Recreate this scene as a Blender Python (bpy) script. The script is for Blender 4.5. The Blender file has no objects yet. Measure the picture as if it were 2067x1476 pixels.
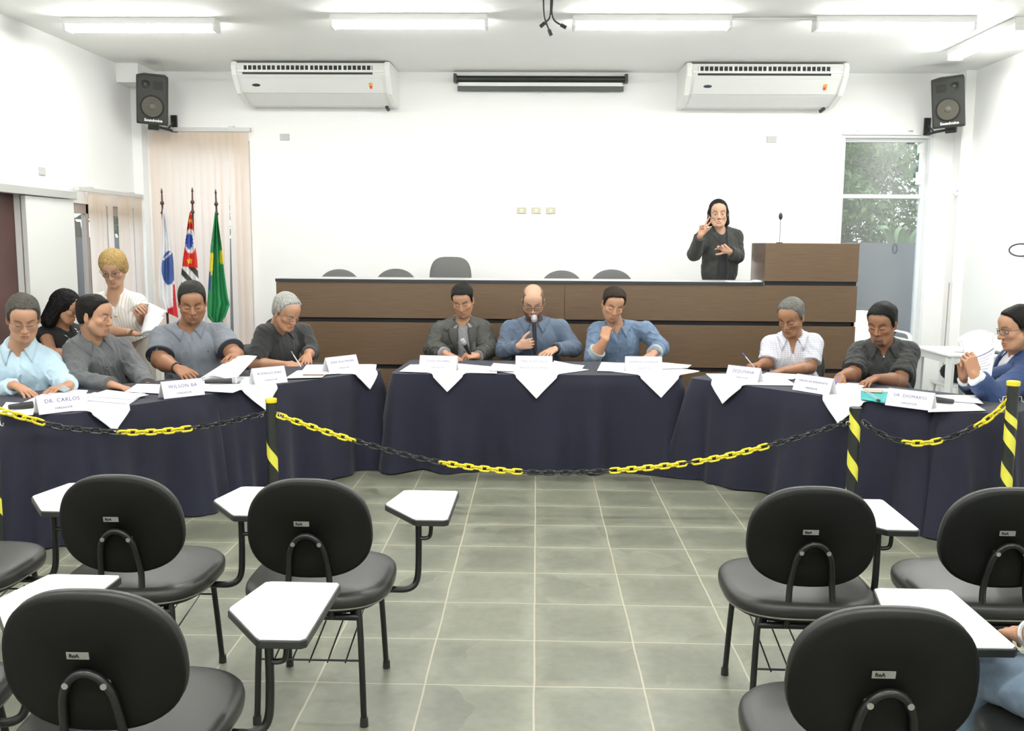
import bpy, math, random
import numpy as np
from mathutils import Vector, Matrix, Euler

scene = bpy.context.scene
COL = scene.collection
PI = math.pi

# ------------------------------------------------------------------ camera
F_PX = 1900.0
CAM_Z, PITCH, YAW, ROLL = 1.6, .1275, .0252, .0073
def cam_basis():
    cy, sy = math.cos(YAW), math.sin(YAW)
    fw = np.array([-sy*math.cos(PITCH), cy*math.cos(PITCH), -math.sin(PITCH)])
    r = np.array([cy, sy, 0.]); u = np.cross(r, fw)
    return r*math.cos(ROLL)+u*math.sin(ROLL), -r*math.sin(ROLL)+u*math.cos(ROLL), fw
CR, CU, CF = cam_basis()
cam_data = bpy.data.cameras.new('camera')
cam_data.sensor_width = 36; cam_data.lens = F_PX/2067*36
cam_data.clip_start = .05; cam_data.clip_end = 200
cam = bpy.data.objects.new('camera', cam_data); COL.objects.link(cam)
cam.matrix_world = Matrix(((CR[0], CU[0], -CF[0], 0), (CR[1], CU[1], -CF[1], 0), (CR[2], CU[2], -CF[2], CAM_Z), (0, 0, 0, 1)))
scene.camera = cam
def _ray(x, y): return CF+CR*(x-1033.5)/F_PX-CU*(y-738)/F_PX
def atY(x, y, Y):                       # the world point seen at a photo pixel, at depth Y
    d = _ray(x, y); return np.array([0, 0, CAM_Z])+d*Y/d[1]
def atZ(x, y, Z):
    d = _ray(x, y); return np.array([0, 0, CAM_Z])+d*(Z-CAM_Z)/d[2]

# ------------------------------------------------------------------ world, exposure
world = bpy.data.worlds.new('sky'); scene.world = world; world.use_nodes = True
bg = world.node_tree.nodes['Background']
bg.inputs[0].default_value = (.86, .92, 1.0, 1); bg.inputs[1].default_value = 2.5
scene.view_settings.view_transform = 'Standard'
scene.view_settings.look = 'None'
scene.view_settings.gamma = 1
scene.view_settings.exposure = 0.95
scene.cycles.use_denoising = True
scene.cycles.max_bounces = 8
scene.cycles.diffuse_bounces = 5
scene.cycles.sample_clamp_indirect = 6

XL, XR, YB, YF, ZC = -4.2, 4.37, 10.0, -4.5, 3.364
LIGHT_W = 7.5          # watts of each tube pair seen as an area light
TUBE_E = 36.0
def area_lamp(x, y, z, lx, ly, w):
    l = bpy.data.lights.new('fluorescent_glow', 'AREA'); l.shape = 'RECTANGLE'; l.size = lx; l.size_y = ly
    l.energy = w; l.color = (1.0, 1.0, .98)
    o = bpy.data.objects.new('fluorescent_glow', l); COL.objects.link(o); o.location = (x, y, z)
    return o
# ceiling tube fittings: x centre, y centre, length along x? (else along y)
FITTINGS = [(-3.17, 7.72, 1), (-1.01, 7.58, 1), (.87, 7.6, 1), (2.74, 7.63, 1), (3.72, 8.2, 0)]
FITTINGS += [(x, y, 1) for y in (4.3, .9, -2.4) for x in (-3.1, -1.0, .9, 2.8)]
for (x, y, ax) in FITTINGS:
    area_lamp(x, y, 3.245, 1.18 if ax else .1, .1 if ax else 1.18, LIGHT_W)

# ------------------------------------------------------------------ materials
def lin(c):
    return c/12.92 if c <= .04045 else ((c+.055)/1.055)**2.4
def hexc(h):
    h = h.lstrip('#'); return tuple(lin(int(h[i:i+2], 16)/255) for i in (0, 2, 4))+(1,)
MATS = {}
def mat(name, col, rough=.5, metal=0, bump=0, bscale=40, var=0, vscale=6, spec=.5, emit=0, coat=0, sheen=0):
    if name in MATS: return MATS[name]
    m = bpy.data.materials.new(name); m.use_nodes = True; nt = m.node_tree
    b = nt.nodes['Principled BSDF']
    c = hexc(col) if isinstance(col, str) else tuple(col)+(1,)*(4-len(col))
    if max(c[:3]) < .7: c = tuple(v*.84 for v in c[:3])+(1,)
    b.inputs['Base Color'].default_value = c
    b.inputs['Roughness'].default_value = rough; b.inputs['Metallic'].default_value = metal
    b.inputs['Specular IOR Level'].default_value = spec
    if coat: b.inputs['Coat Weight'].default_value = coat
    if sheen: b.inputs['Sheen Weight'].default_value = sheen
    if emit:
        b.inputs['Emission Color'].default_value = c; b.inputs['Emission Strength'].default_value = emit
    if bump or var:
        tc = nt.nodes.new('ShaderNodeTexCoord')
    if var:
        n = nt.nodes.new('ShaderNodeTexNoise'); n.inputs['Scale'].default_value = vscale; n.inputs['Detail'].default_value = 4
        nt.links.new(tc.outputs['Object'], n.inputs['Vector'])
        mr = nt.nodes.new('ShaderNodeMapRange'); mr.inputs[1].default_value = .3; mr.inputs[2].default_value = .7
        mr.inputs[3].default_value = 1-var; mr.inputs[4].default_value = 1+var
        nt.links.new(n.outputs[0], mr.inputs[0])
        mx = nt.nodes.new('ShaderNodeVectorMath'); mx.operation = 'SCALE'; mx.inputs[0].default_value = c[:3]
        nt.links.new(mr.outputs[0], mx.inputs['Scale']); nt.links.new(mx.outputs[0], b.inputs['Base Color'])
    if bump:
        n2 = nt.nodes.new('ShaderNodeTexNoise'); n2.inputs['Scale'].default_value = bscale; n2.inputs['Detail'].default_value = 3
        nt.links.new(tc.outputs['Object'], n2.inputs['Vector'])
        bp = nt.nodes.new('ShaderNodeBump'); bp.inputs['Strength'].default_value = bump; bp.inputs['Distance'].default_value = .01
        nt.links.new(n2.outputs[0], bp.inputs['Height']); nt.links.new(bp.outputs[0], b.inputs['Normal'])
    MATS[name] = m; return m
def N(nt, t, **kw):
    n = nt.nodes.new(t)
    for k, v in kw.items(): setattr(n, k, v)
    return n

# ------------------------------------------------------------------ mesh helpers
class M:
    def __init__(s): s.v = []; s.f = []; s.n = 0
    def add(s, v, f):
        v = np.asarray(v, float).reshape(-1, 3); s.v.append(v); s.f += [tuple(i+s.n for i in q) for q in f]; s.n += len(v); return s
    def box(s, c, d, R=None):
        c = np.array(c, float); d = np.array(d, float)/2
        v = np.array([(x, y, z) for x in (-1, 1) for y in (-1, 1) for z in (-1, 1)])*d
        if R is not None: v = v@np.array(R).T
        return s.add(v+c, [(0, 1, 3, 2), (4, 6, 7, 5), (0, 4, 5, 1), (2, 3, 7, 6), (0, 2, 6, 4), (1, 5, 7, 3)])
    def bx(s, x0, x1, y0, y1, z0, z1): return s.box(((x0+x1)/2, (y0+y1)/2, (z0+z1)/2), (x1-x0, y1-y0, z1-z0))
    def tube(s, pts, r, n=10, closed=False, cap=True, flat=1.0):
        P = np.asarray(pts, float); m = len(P)
        rr = np.full(m, r) if np.isscalar(r) else np.asarray(r, float)
        T = np.zeros_like(P)
        for i in range(m):
            a = P[(i-1) % m] if closed else P[max(i-1, 0)]; b = P[(i+1) % m] if closed else P[min(i+1, m-1)]
            t = b-a; T[i] = t/(np.linalg.norm(t)+1e-12)
        up = np.array([0, 0, 1.]) if abs(T[0][2]) < .9 else np.array([1., 0, 0])
        nrm = np.cross(T[0], up); nrm /= np.linalg.norm(nrm); V = []
        for i in range(m):
            nrm = nrm-T[i]*(nrm@T[i]); nrm /= np.linalg.norm(nrm)+1e-12; bn = np.cross(T[i], nrm)
            for k in range(n):
                a = 2*PI*k/n; V.append(P[i]+rr[i]*(math.cos(a)*nrm+flat*math.sin(a)*bn))
        F = []
        for i in range(m if closed else m-1):
            for k in range(n):
                a = i*n+k; b = i*n+(k+1) % n; c = ((i+1) % m)*n+(k+1) % n; d = ((i+1) % m)*n+k; F.append((a, d, c, b))
        if cap and not closed: F += [tuple(range(n)), tuple(range((m-1)*n+n-1, (m-1)*n-1, -1))]
        return s.add(V, F)
    def cyl(s, p0, p1, r0, r1=None, n=16): return s.tube([p0, p1], [r0, r0 if r1 is None else r1], n)
    def lathe(s, prof, c=(0, 0, 0), n=20, R=None):
        V = []; c = np.array(c, float)
        for (r, z) in prof:
            for k in range(n):
                a = 2*PI*k/n; V.append((r*math.cos(a), r*math.sin(a), z))
        V = np.array(V)
        if R is not None: V = V@np.array(R).T
        F = [(i*n+k, i*n+(k+1) % n, (i+1)*n+(k+1) % n, (i+1)*n+k) for i in range(len(prof)-1) for k in range(n)]
        F += [tuple(range(n-1, -1, -1)), tuple(range((len(prof)-1)*n, len(prof)*n))]
        return s.add(V+c, F)
    def prism(s, poly, h0, h1, fn=None):
        # poly in (a,b), extruded along c from h0 to h1; fn maps (a,b,c)->(x,y,z)
        n = len(poly); fn = fn or (lambda a, b, c: (a, b, c))
        V = [fn(a, b, h0) for a, b in poly]+[fn(a, b, h1) for a, b in poly]
        F = [tuple(range(n-1, -1, -1)), tuple(range(n, 2*n))]+[(i, (i+1) % n, n+(i+1) % n, n+i) for i in range(n)]
        return s.add(V, F)
    def sph(s, c, r, n=14, R=None):
        r = np.array([r]*3 if np.isscalar(r) else r, float); V = []; m = n//2+1
        for i in range(m+1):
            t = PI*i/m
            for k in range(n):
                a = 2*PI*k/n; V.append((math.sin(t)*math.cos(a), math.sin(t)*math.sin(a), math.cos(t)))
        V = np.array(V)*r
        if R is not None: V = V@np.array(R).T
        return s.add(V+np.array(c, float), [(i*n+k, (i+1)*n+k, (i+1)*n+(k+1) % n, i*n+(k+1) % n) for i in range(m) for k in range(n)])
    def grid(s, P):
        P = np.asarray(P, float); a, b = P.shape[:2]
        return s.add(P.reshape(-1, 3), [(i*b+j, i*b+j+1, (i+1)*b+j+1, (i+1)*b+j) for i in range(a-1) for j in range(b-1)])
    def build(s, name, m, parent=None, smooth=True, bevel=0, world=False, base=None, angle=40, solid=0, sub=0):
        V = np.concatenate(s.v) if s.v else np.zeros((0, 3)); loc = np.zeros(3)
        if base is not None: loc = np.array(base, float); V = V-loc
        elif world and parent is not None: V = V-np.array(parent.location)
        me = bpy.data.meshes.new(name); me.from_pydata(V.tolist(), [], s.f); me.update()
        if m is not None:
            for q in (m if isinstance(m, (list, tuple)) else [m]): me.materials.append(q)
        o = bpy.data.objects.new(name, me); COL.objects.link(o); o.location = loc
        if parent is not None: o.parent = parent
        if smooth:
            me.polygons.foreach_set('use_smooth', [True]*len(me.polygons))
            if angle < 179:
                try: me.set_sharp_from_angle(angle=math.radians(angle))
                except Exception: pass
        if solid:
            md = o.modifiers.new('thick', 'SOLIDIFY'); md.thickness = solid; md.offset = 0
        if bevel:
            md = o.modifiers.new('bevel', 'BEVEL'); md.width = bevel; md.segments = 2; md.limit_method = 'ANGLE'; md.angle_limit = math.radians(35)
        if sub:
            md = o.modifiers.new('sub', 'SUBSURF'); md.levels = sub; md.render_levels = sub
        return o
def tag(o, label, cat, group=None):
    o['label'] = label; o['category'] = cat
    if group: o['group'] = group
    return o
def thing(name, loc, label, cat, group=None, rz=0):
    o = bpy.data.objects.new(name, None); COL.objects.link(o); o.location = loc; o.rotation_euler = (0, 0, rz)
    o.empty_display_size = .1
    return tag(o, label, cat, group)
def struct(o): o['kind'] = 'structure'; return o
def dup(root, loc, label, rz=0, group=None):
    r = root.copy(); COL.objects.link(r); r.location = loc; r.rotation_euler = (0, 0, rz); r['label'] = label
    if group: r['group'] = group
    def rec(a, b):
        for ch in list(a.children):
            c = ch.copy(); COL.objects.link(c); c.parent = b; rec(ch, c)
    rec(root, r); return r
def rotz(a): c, s = math.cos(a), math.sin(a); return np.array([[c, -s, 0], [s, c, 0], [0, 0, 1.]])
def rotx(a): c, s = math.cos(a), math.sin(a); return np.array([[1, 0, 0], [0, c, -s], [0, s, c.real]])
def roty(a): c, s = math.cos(a), math.sin(a); return np.array([[c, 0, s], [0, 1, 0], [-s, 0, c]])
def text_mesh(txt, size, R, loc, m, name, parent, world=True, spacing=1.0, bold=0, depth=.0006):
    cu = bpy.data.curves.new('lettering', 'FONT'); cu.body = txt; cu.size = size; cu.align_x = 'CENTER'; cu.align_y = 'CENTER'
    cu.extrude = depth; cu.offset = bold; cu.space_character = spacing; cu.resolution_u = 3
    o = bpy.data.objects.new('lettering', cu); COL.objects.link(o)
    dg = bpy.context.evaluated_depsgraph_get(); me = bpy.data.meshes.new_from_object(o.evaluated_get(dg))
    bpy.data.objects.remove(o); me.materials.clear(); me.materials.append(m); me.name = name
    A = np.array(R)  # columns: text x, text y, normal
    V = np.array([v.co for v in me.vertices])@A.T+np.array(loc)
    if world and parent is not None: V = V-np.array(parent.location)
    me.vertices.foreach_set('co', V.ravel()); me.update()
    q = bpy.data.objects.new(name, me); COL.objects.link(q); q.parent = parent
    return q
# ------------------------------------------------------------------ room shell
def wall_mat(name, col):
    return mat(name, col, .75, bump=.04, bscale=90, var=.012, vscale=1.2, spec=.25)
WALL = wall_mat('wall_paint', (.87, .875, .86)); CEIL = wall_mat('ceiling_paint', (.88, .885, .865))
WHITE = mat('white_enamel', (.82, .83, .82), .35)
TRIMW = mat('white_frame', (.78, .79, .79), .4)
ALU = mat('aluminium', (.62, .62, .61), .35, .6)
GREYM = mat('grey_metal', (.33, .34, .35), .4, .5)

def floor_mat():
    m = bpy.data.materials.new('slate_tiles'); m.use_nodes = True; nt = m.node_tree; b = nt.nodes['Principled BSDF']; L = nt.links.new
    tc = N(nt, 'ShaderNodeTexCoord'); mp = N(nt, 'ShaderNodeMapping'); mp.inputs['Location'].default_value = (-.0071, -3.2636, 0)
    L(tc.outputs['Object'], mp.inputs[0])
    dv = N(nt, 'ShaderNodeVectorMath', operation='DIVIDE'); dv.inputs[1].default_value = (.4, .4, 1); 
    # slight waviness of the grout
    nz = N(nt, 'ShaderNodeTexNoise'); nz.inputs['Scale'].default_value = 2.5; L(mp.outputs[0], nz.inputs['Vector'])
    sb = N(nt, 'ShaderNodeVectorMath', operation='SUBTRACT'); sb.inputs[1].default_value = (.5, .5, .5); L(nz.outputs['Color'], sb.inputs[0])
    sc = N(nt, 'ShaderNodeVectorMath', operation='SCALE'); sc.inputs['Scale'].default_value = .012; L(sb.outputs[0], sc.inputs[0])
    ad = N(nt, 'ShaderNodeVectorMath', operation='ADD'); L(mp.outputs[0], ad.inputs[0]); L(sc.outputs[0], ad.inputs[1]); L(ad.outputs[0], dv.inputs[0])
    fr = N(nt, 'ShaderNodeVectorMath', operation='FRACTION'); L(dv.outputs[0], fr.inputs[0])
    fl = N(nt, 'ShaderNodeVectorMath', operation='FLOOR'); L(dv.outputs[0], fl.inputs[0])
    sx = N(nt, 'ShaderNodeSeparateXYZ'); L(fr.outputs[0], sx.inputs[0])
    def edge(o):
        a = N(nt, 'ShaderNodeMath', operation='SUBTRACT'); a.inputs[0].default_value = 1; L(o, a.inputs[1])
        mn = N(nt, 'ShaderNodeMath', operation='MINIMUM'); L(o, mn.inputs[0]); L(a.outputs[0], mn.inputs[1]); return mn.outputs[0]
    ex, ey = edge(sx.outputs[0]), edge(sx.outputs[1])
    mn = N(nt, 'ShaderNodeMath', operation='MINIMUM'); L(ex, mn.inputs[0]); L(ey, mn.inputs[1])
    g = N(nt, 'ShaderNodeMapRange'); g.inputs[1].default_value = .005; g.inputs[2].default_value = .012; g.inputs[3].default_value = 1; g.inputs[4].default_value = 0; L(mn.outputs[0], g.inputs[0])
    # per tile tone
    wn = N(nt, 'ShaderNodeTexWhiteNoise'); L(fl.outputs[0], wn.inputs['Vector'])
    # stone mottling
    n1 = N(nt, 'ShaderNodeTexNoise'); n1.inputs['Scale'].default_value = 5; n1.inputs['Detail'].default_value = 5; n1.inputs['Roughness'].default_value = .55; n1.inputs['Distortion'].default_value = .3
    a2 = N(nt, 'ShaderNodeVectorMath', operation='MULTIPLY_ADD'); a2.inputs[1].default_value = (7.3, 3.1, 5.7); L(fl.outputs[0], a2.inputs[0]); L(mp.outputs[0], a2.inputs[2]); L(a2.outputs[0], n1.inputs['Vector'])
    cr = N(nt, 'ShaderNodeValToRGB'); e = cr.color_ramp.elements
    e[0].position = .3; e[0].color = (.160, .165, .122, 1); e[1].position = .8; e[1].color = (.222, .228, .176, 1)
    x = cr.color_ramp.elements.new(.5); x.color = (.190, .196, .150, 1)
    L(n1.outputs[0], cr.inputs[0])
    # worn paler border, darker centre of each tile
    rim = N(nt, 'ShaderNodeMapRange'); rim.inputs[1].default_value = .05; rim.inputs[2].default_value = .19; rim.inputs[3].default_value = 1.12; rim.inputs[4].default_value = .88
    n3 = N(nt, 'ShaderNodeTexNoise'); n3.inputs['Scale'].default_value = 9; L(a2.outputs[0], n3.inputs['Vector'])
    m3 = N(nt, 'ShaderNodeMath', operation='MULTIPLY_ADD'); m3.inputs[1].default_value = .16; L(n3.outputs[0], m3.inputs[0]); L(mn.outputs[0], m3.inputs[2])
    m4 = N(nt, 'ShaderNodeMath', operation='SUBTRACT'); m4.inputs[1].default_value = .08; L(m3.outputs[0], m4.inputs[0]); L(m4.outputs[0], rim.inputs[0])
    tone = N(nt, 'ShaderNodeMapRange'); tone.inputs[3].default_value = .86; tone.inputs[4].default_value = 1.12; L(wn.outputs['Value'], tone.inputs[0])
    mm = N(nt, 'ShaderNodeMath', operation='MULTIPLY'); L(rim.outputs[0], mm.inputs[0]); L(tone.outputs[0], mm.inputs[1])
    # fine dark veins
    n5 = N(nt, 'ShaderNodeTexNoise'); n5.inputs['Scale'].default_value = 26; n5.inputs['Detail'].default_value = 8; n5.inputs['Distortion'].default_value = .2; L(a2.outputs[0], n5.inputs['Vector'])
    v1 = N(nt, 'ShaderNodeMapRange'); v1.inputs[1].default_value = .25; v1.inputs[2].default_value = .6; v1.inputs[3].default_value = .86; v1.inputs[4].default_value = 1; L(n5.outputs[0], v1.inputs[0])
    m6 = N(nt, 'ShaderNodeMath', operation='MULTIPLY'); L(mm.outputs[0], m6.inputs[0]); L(v1.outputs[0], m6.inputs[1])
    cs = N(nt, 'ShaderNodeVectorMath', operation='SCALE'); L(cr.outputs[0], cs.inputs[0]); L(m6.outputs[0], cs.inputs['Scale'])
    mx = N(nt, 'ShaderNodeMix', data_type='RGBA'); L(g.outputs[0], mx.inputs[0]); L(cs.outputs[0], mx.inputs[6]); mx.inputs[7].default_value = (.42, .38, .29, 1)
    L(mx.outputs[2], b.inputs['Base Color'])
    rg = N(nt, 'ShaderNodeMapRange'); rg.inputs[1].default_value = .3; rg.inputs[2].default_value = .7; rg.inputs[3].default_value = .30; rg.inputs[4].default_value = .38; L(n1.outputs[0], rg.inputs[0]); L(rg.outputs[0], b.inputs['Roughness'])
    b.inputs['Specular IOR Level'].default_value = .45
    bp = N(nt, 'ShaderNodeBump'); bp.inputs['Strength'].default_value = .12; bp.inputs['Distance'].default_value = .004
    nb = N(nt, 'ShaderNodeTexNoise'); nb.inputs['Scale'].default_value = 22; L(mp.outputs[0], nb.inputs['Vector'])
    h = N(nt, 'ShaderNodeMath', operation='SUBTRACT'); L(nb.outputs[0], h.inputs[0]); L(g.outputs[0], h.inputs[1]); L(h.outputs[0], bp.inputs['Height']); L(bp.outputs[0], b.inputs['Normal'])
    return m
T = .14
struct(M().bx(XL-T, XR+T, YF-T, YB+T, -.12, 0).build('floor', floor_mat(), smooth=False))
struct(M().bx(XL-T, XR+T, YF-T, YB+T, ZC, ZC+.12).build('ceiling', CEIL, smooth=False))
# back wall with two tall openings
def wall_x(name, y0, y1, holes, x0, x1):            # wall in the XZ plane
    m = M(); xs = x0
    for (a, b, c, d) in sorted(holes):
        m.bx(xs, a, y0, y1, 0, ZC); 
        if c > 0: m.bx(a, b, y0, y1, 0, c)
        m.bx(a, b, y0, y1, d, ZC); xs = b
    m.bx(xs, x1, y0, y1, 0, ZC)
    return struct(m.build(name, WALL, smooth=False))
WL = (-4.0, -3.02, .10, 2.66); WR = (3.16, 4.03, .02, 2.72)
wall_x('wall_back', YB, YB+T, [WL, WR], XL-T, XR+T)
wall_x('wall_front', YF-T, YF, [], XL-T, XR+T)
struct(M().bx(XR, XR+T, YF, YB, 0, ZC).build('wall_right', WALL, smooth=False))
m = M()   # left wall: window opening near the back corner, doorway further forward
LW = (8.42, 9.85, .95, 1.95); LD = (6.35, 7.64, 0, 1.99)
m.bx(XL-T, XL, YF, LD[0], 0, ZC); m.bx(XL-T, XL, LD[0], LD[1], LD[3], ZC); m.bx(XL-T, XL, LD[1], LW[0], 0, ZC)
m.bx(XL-T, XL, LW[0], LW[1], 0, LW[2]); m.bx(XL-T, XL, LW[0], LW[1], LW[3], ZC); m.bx(XL-T, XL, LW[1], YB, 0, ZC)
struct(m.build('wall_left', WALL, smooth=False))
# corner pier and beam stub at the back left, pier at the back right
struct(M().bx(XL, XL+.10, 9.86, YB, 0, ZC).build('trim_1', WALL, smooth=False))
struct(M().bx(XL, XL+.22, 9.55, YB, 3.18, ZC).build('trim_2', WALL, smooth=False))
struct(M().bx(XR-.10, XR, 9.80, YB, 0, ZC).build('trim_3', WALL, smooth=False))
for k, (a, b) in enumerate(((XL+.1, WL[0]), (WL[1], WR[0]), (WR[1], XR-.1))):
    pass

GLASS = bpy.data.materials.new('window_glass'); GLASS.use_nodes = True
nt = GLASS.node_tree; nt.nodes.clear(); out = N(nt, 'ShaderNodeOutputMaterial'); tr = N(nt, 'ShaderNodeBsdfTransparent'); gl = N(nt, 'ShaderNodeBsdfGlossy')
tr.inputs[0].default_value = (.80, .84, .84, 1); gl.inputs['Roughness'].default_value = .03
mxs = N(nt, 'ShaderNodeMixShader'); mxs.inputs[0].default_value = .15
nt.links.new(tr.outputs[0], mxs.inputs[1]); nt.links.new(gl.outputs[0], mxs.inputs[2]); nt.links.new(mxs.outputs[0], out.inputs[0])
TINT = GLASS.copy(); TINT.name = 'smoked_glass'
for n in TINT.node_tree.nodes:
    if n.type == 'BSDF_TRANSPARENT': n.inputs[0].default_value = (.42, .45, .52, 1)

# right tall window (window_1): frame, transom, panes, pivot hardware
def frame_x(name, x0, x1, z0, z1, y, w, transoms=(), mull=(), parent=None, glass=GLASS, d=.06):
    m = M(); m.bx(x0, x0+w, y, y+d, z0, z1); m.bx(x1-w, x1, y, y+d, z0, z1); m.bx(x0+w, x1-w, y, y+d, z1-w, z1); m.bx(x0+w, x1-w, y, y+d, z0, z0+w)
    for z in transoms: m.bx(x0+w, x1-w, y, y+d, z-.02, z+.02)
    for x in mull: m.bx(x-.02, x+.02, y, y+d, z0+w, z1-w)
    f = m.build(name, TRIMW, parent, smooth=False, bevel=.004); struct(f); f['label'] = 'tall glazed opening with a white frame and a transom'
    M().bx(x0+w, x1-w, y+.025, y+.031, z0+w, z1-w).build('pane', glass, f, smooth=False)
    return f
w1 = frame_x('window_1', WR[0], WR[1], WR[2], WR[3], 10.07, .035, transoms=(2.13,))
w1['label'] = 'tall glass opening beside the lectern with a white transom'
h = M(); h.bx(3.93, 3.99, 10.03, 10.07, 2.57, 2.66); h.bx(3.955, 3.985, 10.04, 10.07, 2.34, 2.6); h.bx(3.93, 3.99, 10.02, 10.07, 2.25, 2.38)
h.build('closer', WHITE, w1, smooth=False, bevel=.004)
# light jamb lining
struct(M().bx(4.03, 4.06, 9.985, 10.0, 0, 2.744).bx(3.13, 3.16, 9.985, 10, 0, 2.744).bx(3.16, 4.03, 9.985, 10, 2.72, 2.744).build('trim_4', TRIMW, smooth=False))
w2 = frame_x('window_2', WL[0], WL[1], WL[2], WL[3], 10.07, .04, transoms=(), glass=GLASS)
w2['label'] = 'tall glazed opening behind the flags'
# left wall window (window_3)
m = M(); x = XL-.09; y0, y1, z0, z1 = LW
for (a, b, c, d) in ((y0, y0+.05, z0, z1), (y1-.05, y1, z0, z1), (y0, y1, z0, z0+.05), (y0, y1, z1-.09, z1), (y0+.43, y0+.48, z0, z1), (y0+.93, y0+.98, z0, z1)): m.bx(x, x+.05, a, b, c, d)
w3 = struct(m.build('window_3', mat('bronze_frame', (.50, .44, .40), .4, .3), smooth=False, bevel=.004)); w3['label'] = 'sliding sash in the left wall behind the blinds'
M().bx(x+.02, x+.026, y0, y1, z0, z1).build('pane', GLASS, w3, smooth=False)

# doorway on the left wall with a sliding white panel and pelmet track
DOORM = mat('dark_maroon_pane', (.10, .045, .04), .4, var=.25, vscale=2)  # dark reflecting glass, its reflected tone put into the maroon colour
d1 = struct(M().bx(XL-.10, XL-.05, LD[0], LD[1], 0, LD[3]).build('door_1', DOORM, smooth=False))
t = thing('sliding_door', (XL+.06, 8.0, 0), 'white sliding door panel hung from a grey track on the left wall', 'door')
M().bx(XL+.02, XL+.06, 7.62, 8.42, .02, 1.97).build('door_panel', mat('offwhite_laminate', (.77, .78, .75), .5), t, world=True, smooth=False, bevel=.003)
M().bx(XL, XL+.09, 5.9, 8.43, 1.975, 2.04).build('track', mat('anodised_track', (.56, .57, .54), .45, .1), t, world=True, smooth=False, bevel=.003)

# ------------------------------------------------------------------ outside
GRND = mat('paving_outside', (.30, .30, .28), .9); struct(M().bx(-14, 14, 10.2, 26, -.3, -.05).bx(-14, XL-.2, -5, 10.2, -.3, -.05).build('ground', GRND, smooth=False))
GW = mat('grey_render', (.105, .107, .118), .85, var=.08, vscale=2)
b1 = struct(M().bx(-8, 9, 12.4, 12.55, -.05, 1.66).build('wall_garden', GW, smooth=False))
b2 = struct(M().bx(-6.6, -6.45, 4, 12.4, -.05, 1.75).build('wall_side', GW, smooth=False))
rng = random.Random(5)
LEAF = []
for i, c in enumerate(((.055, .11, .03), (.10, .175, .05), (.19, .26, .09))):
    LEAF.append(mat('leaf_%s' % 'abc'[i], c, .55, var=.3, vscale=3))
def foliage(center, rad, n, size, rng, parent, mats, name='foliage'):
    V = []; F = []; MI = []
    c = np.array(center); R = np.array(rad)
    for i in range(n):
        u = np.array([rng.gauss(0, 1) for _ in range(3)]); u /= np.linalg.norm(u)
        k = rng.uniform(.45, 1)**.5; lump = 1+.18*math.sin(5*u[0]+3*u[2]*2)+.12*math.sin(9*u[2]+4*u[1])
        p = c+u*R*k*lump
        a = np.array([rng.gauss(0, 1) for _ in range(3)]); a /= np.linalg.norm(a); b = np.cross(a, [rng.gauss(0, 1) for _ in range(3)]); b /= np.linalg.norm(b)
        s = size*rng.uniform(.6, 1.4); j = len(V)
        V += [p-a*s, p+b*s*.35-a*s*.1, p+a*s, p-b*s*.35-a*s*.1]; F.append((j, j+1, j+2, j+3)); MI.append(rng.choice((0, 0, 1, 1, 2)))
    me = bpy.data.meshes.new(name); me.from_pydata([tuple(v) for v in V], [], F)
    for q in mats: me.materials.append(q)
    me.polygons.foreach_set('material_index', MI)
    o = bpy.data.objects.new(name, me); COL.objects.link(o); o.parent = parent; return o
BARK = mat('bark', (.10, .075, .05), .9, bump=.4)
def tree(x, y, h, r, label, n=2600, size=.1, mats=LEAF):
    t = thing('tree', (x, y, -.05), label, 'tree', 'trees behind the garden wall')
    M().tube([(0, 0, 0), (.05, .02, h*.4), (-.02, .05, h*.75)], [.11, .09, .05]).build('trunk', BARK, t)
    foliage((0, 0, h), (r, r*.8, r), n, size, rng, t, mats)
    return t
tree(3.9, 15.2, 2.6, 1.55, 'broad bushy green tree in the middle of the glass opening', 15000, .062)
tree(5.9, 16.0, 2.2, 1.5, 'green tree at the right of the glass opening behind the banana plant', 12000, .062)
tree(5.0, 18.5, 3.3, 2.1, 'tall dark green tree rising to the top of the glass opening', 15000, .06, [LEAF[0], LEAF[0], LEAF[1]])
tree(-4.6, 14.6, 2.5, 1.25, 'green tree behind the cream blind by the flags', 3000, .08)
tree(-7.0, 14.3, 2.6, 1.6, 'dark green tree seen through the sash in the left wall', 2600, .12, [LEAF[0], LEAF[0], LEAF[1]])
# banana plant
t = thing('banana_plant', (5.05, 13.3, -.05), 'pale banana plant with broad ribbed leaves above the garden wall', 'plant')
M().tube([(0, 0, 0), (.02, 0, 1.2)], [.09, .06]).build('stem', mat('banana_stem', (.25, .32, .12), .6), t)
BL = mat('banana_leaf', (.20, .28, .14), .5, var=.15, vscale=6)
for k in range(6):
    az = k*1.05+.3; P = []
    for i in range(12):
        s = i/11; r = .34*s; z = 1.2+.85*math.sin(s*1.7)-.12*s*s
        w = .075*math.sin(PI*min(1, s*1.02+.03))**.6; row = []
        for j in range(5):
            q = (j-2)/2; fx, fy = math.cos(az), math.sin(az)
            row.append((fx*r-fy*q*w, fy*r+fx*q*w, z-.05*abs(q)))
        P.append(row)
    M().grid(P).build('leaf', BL, t, solid=.003)
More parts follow.
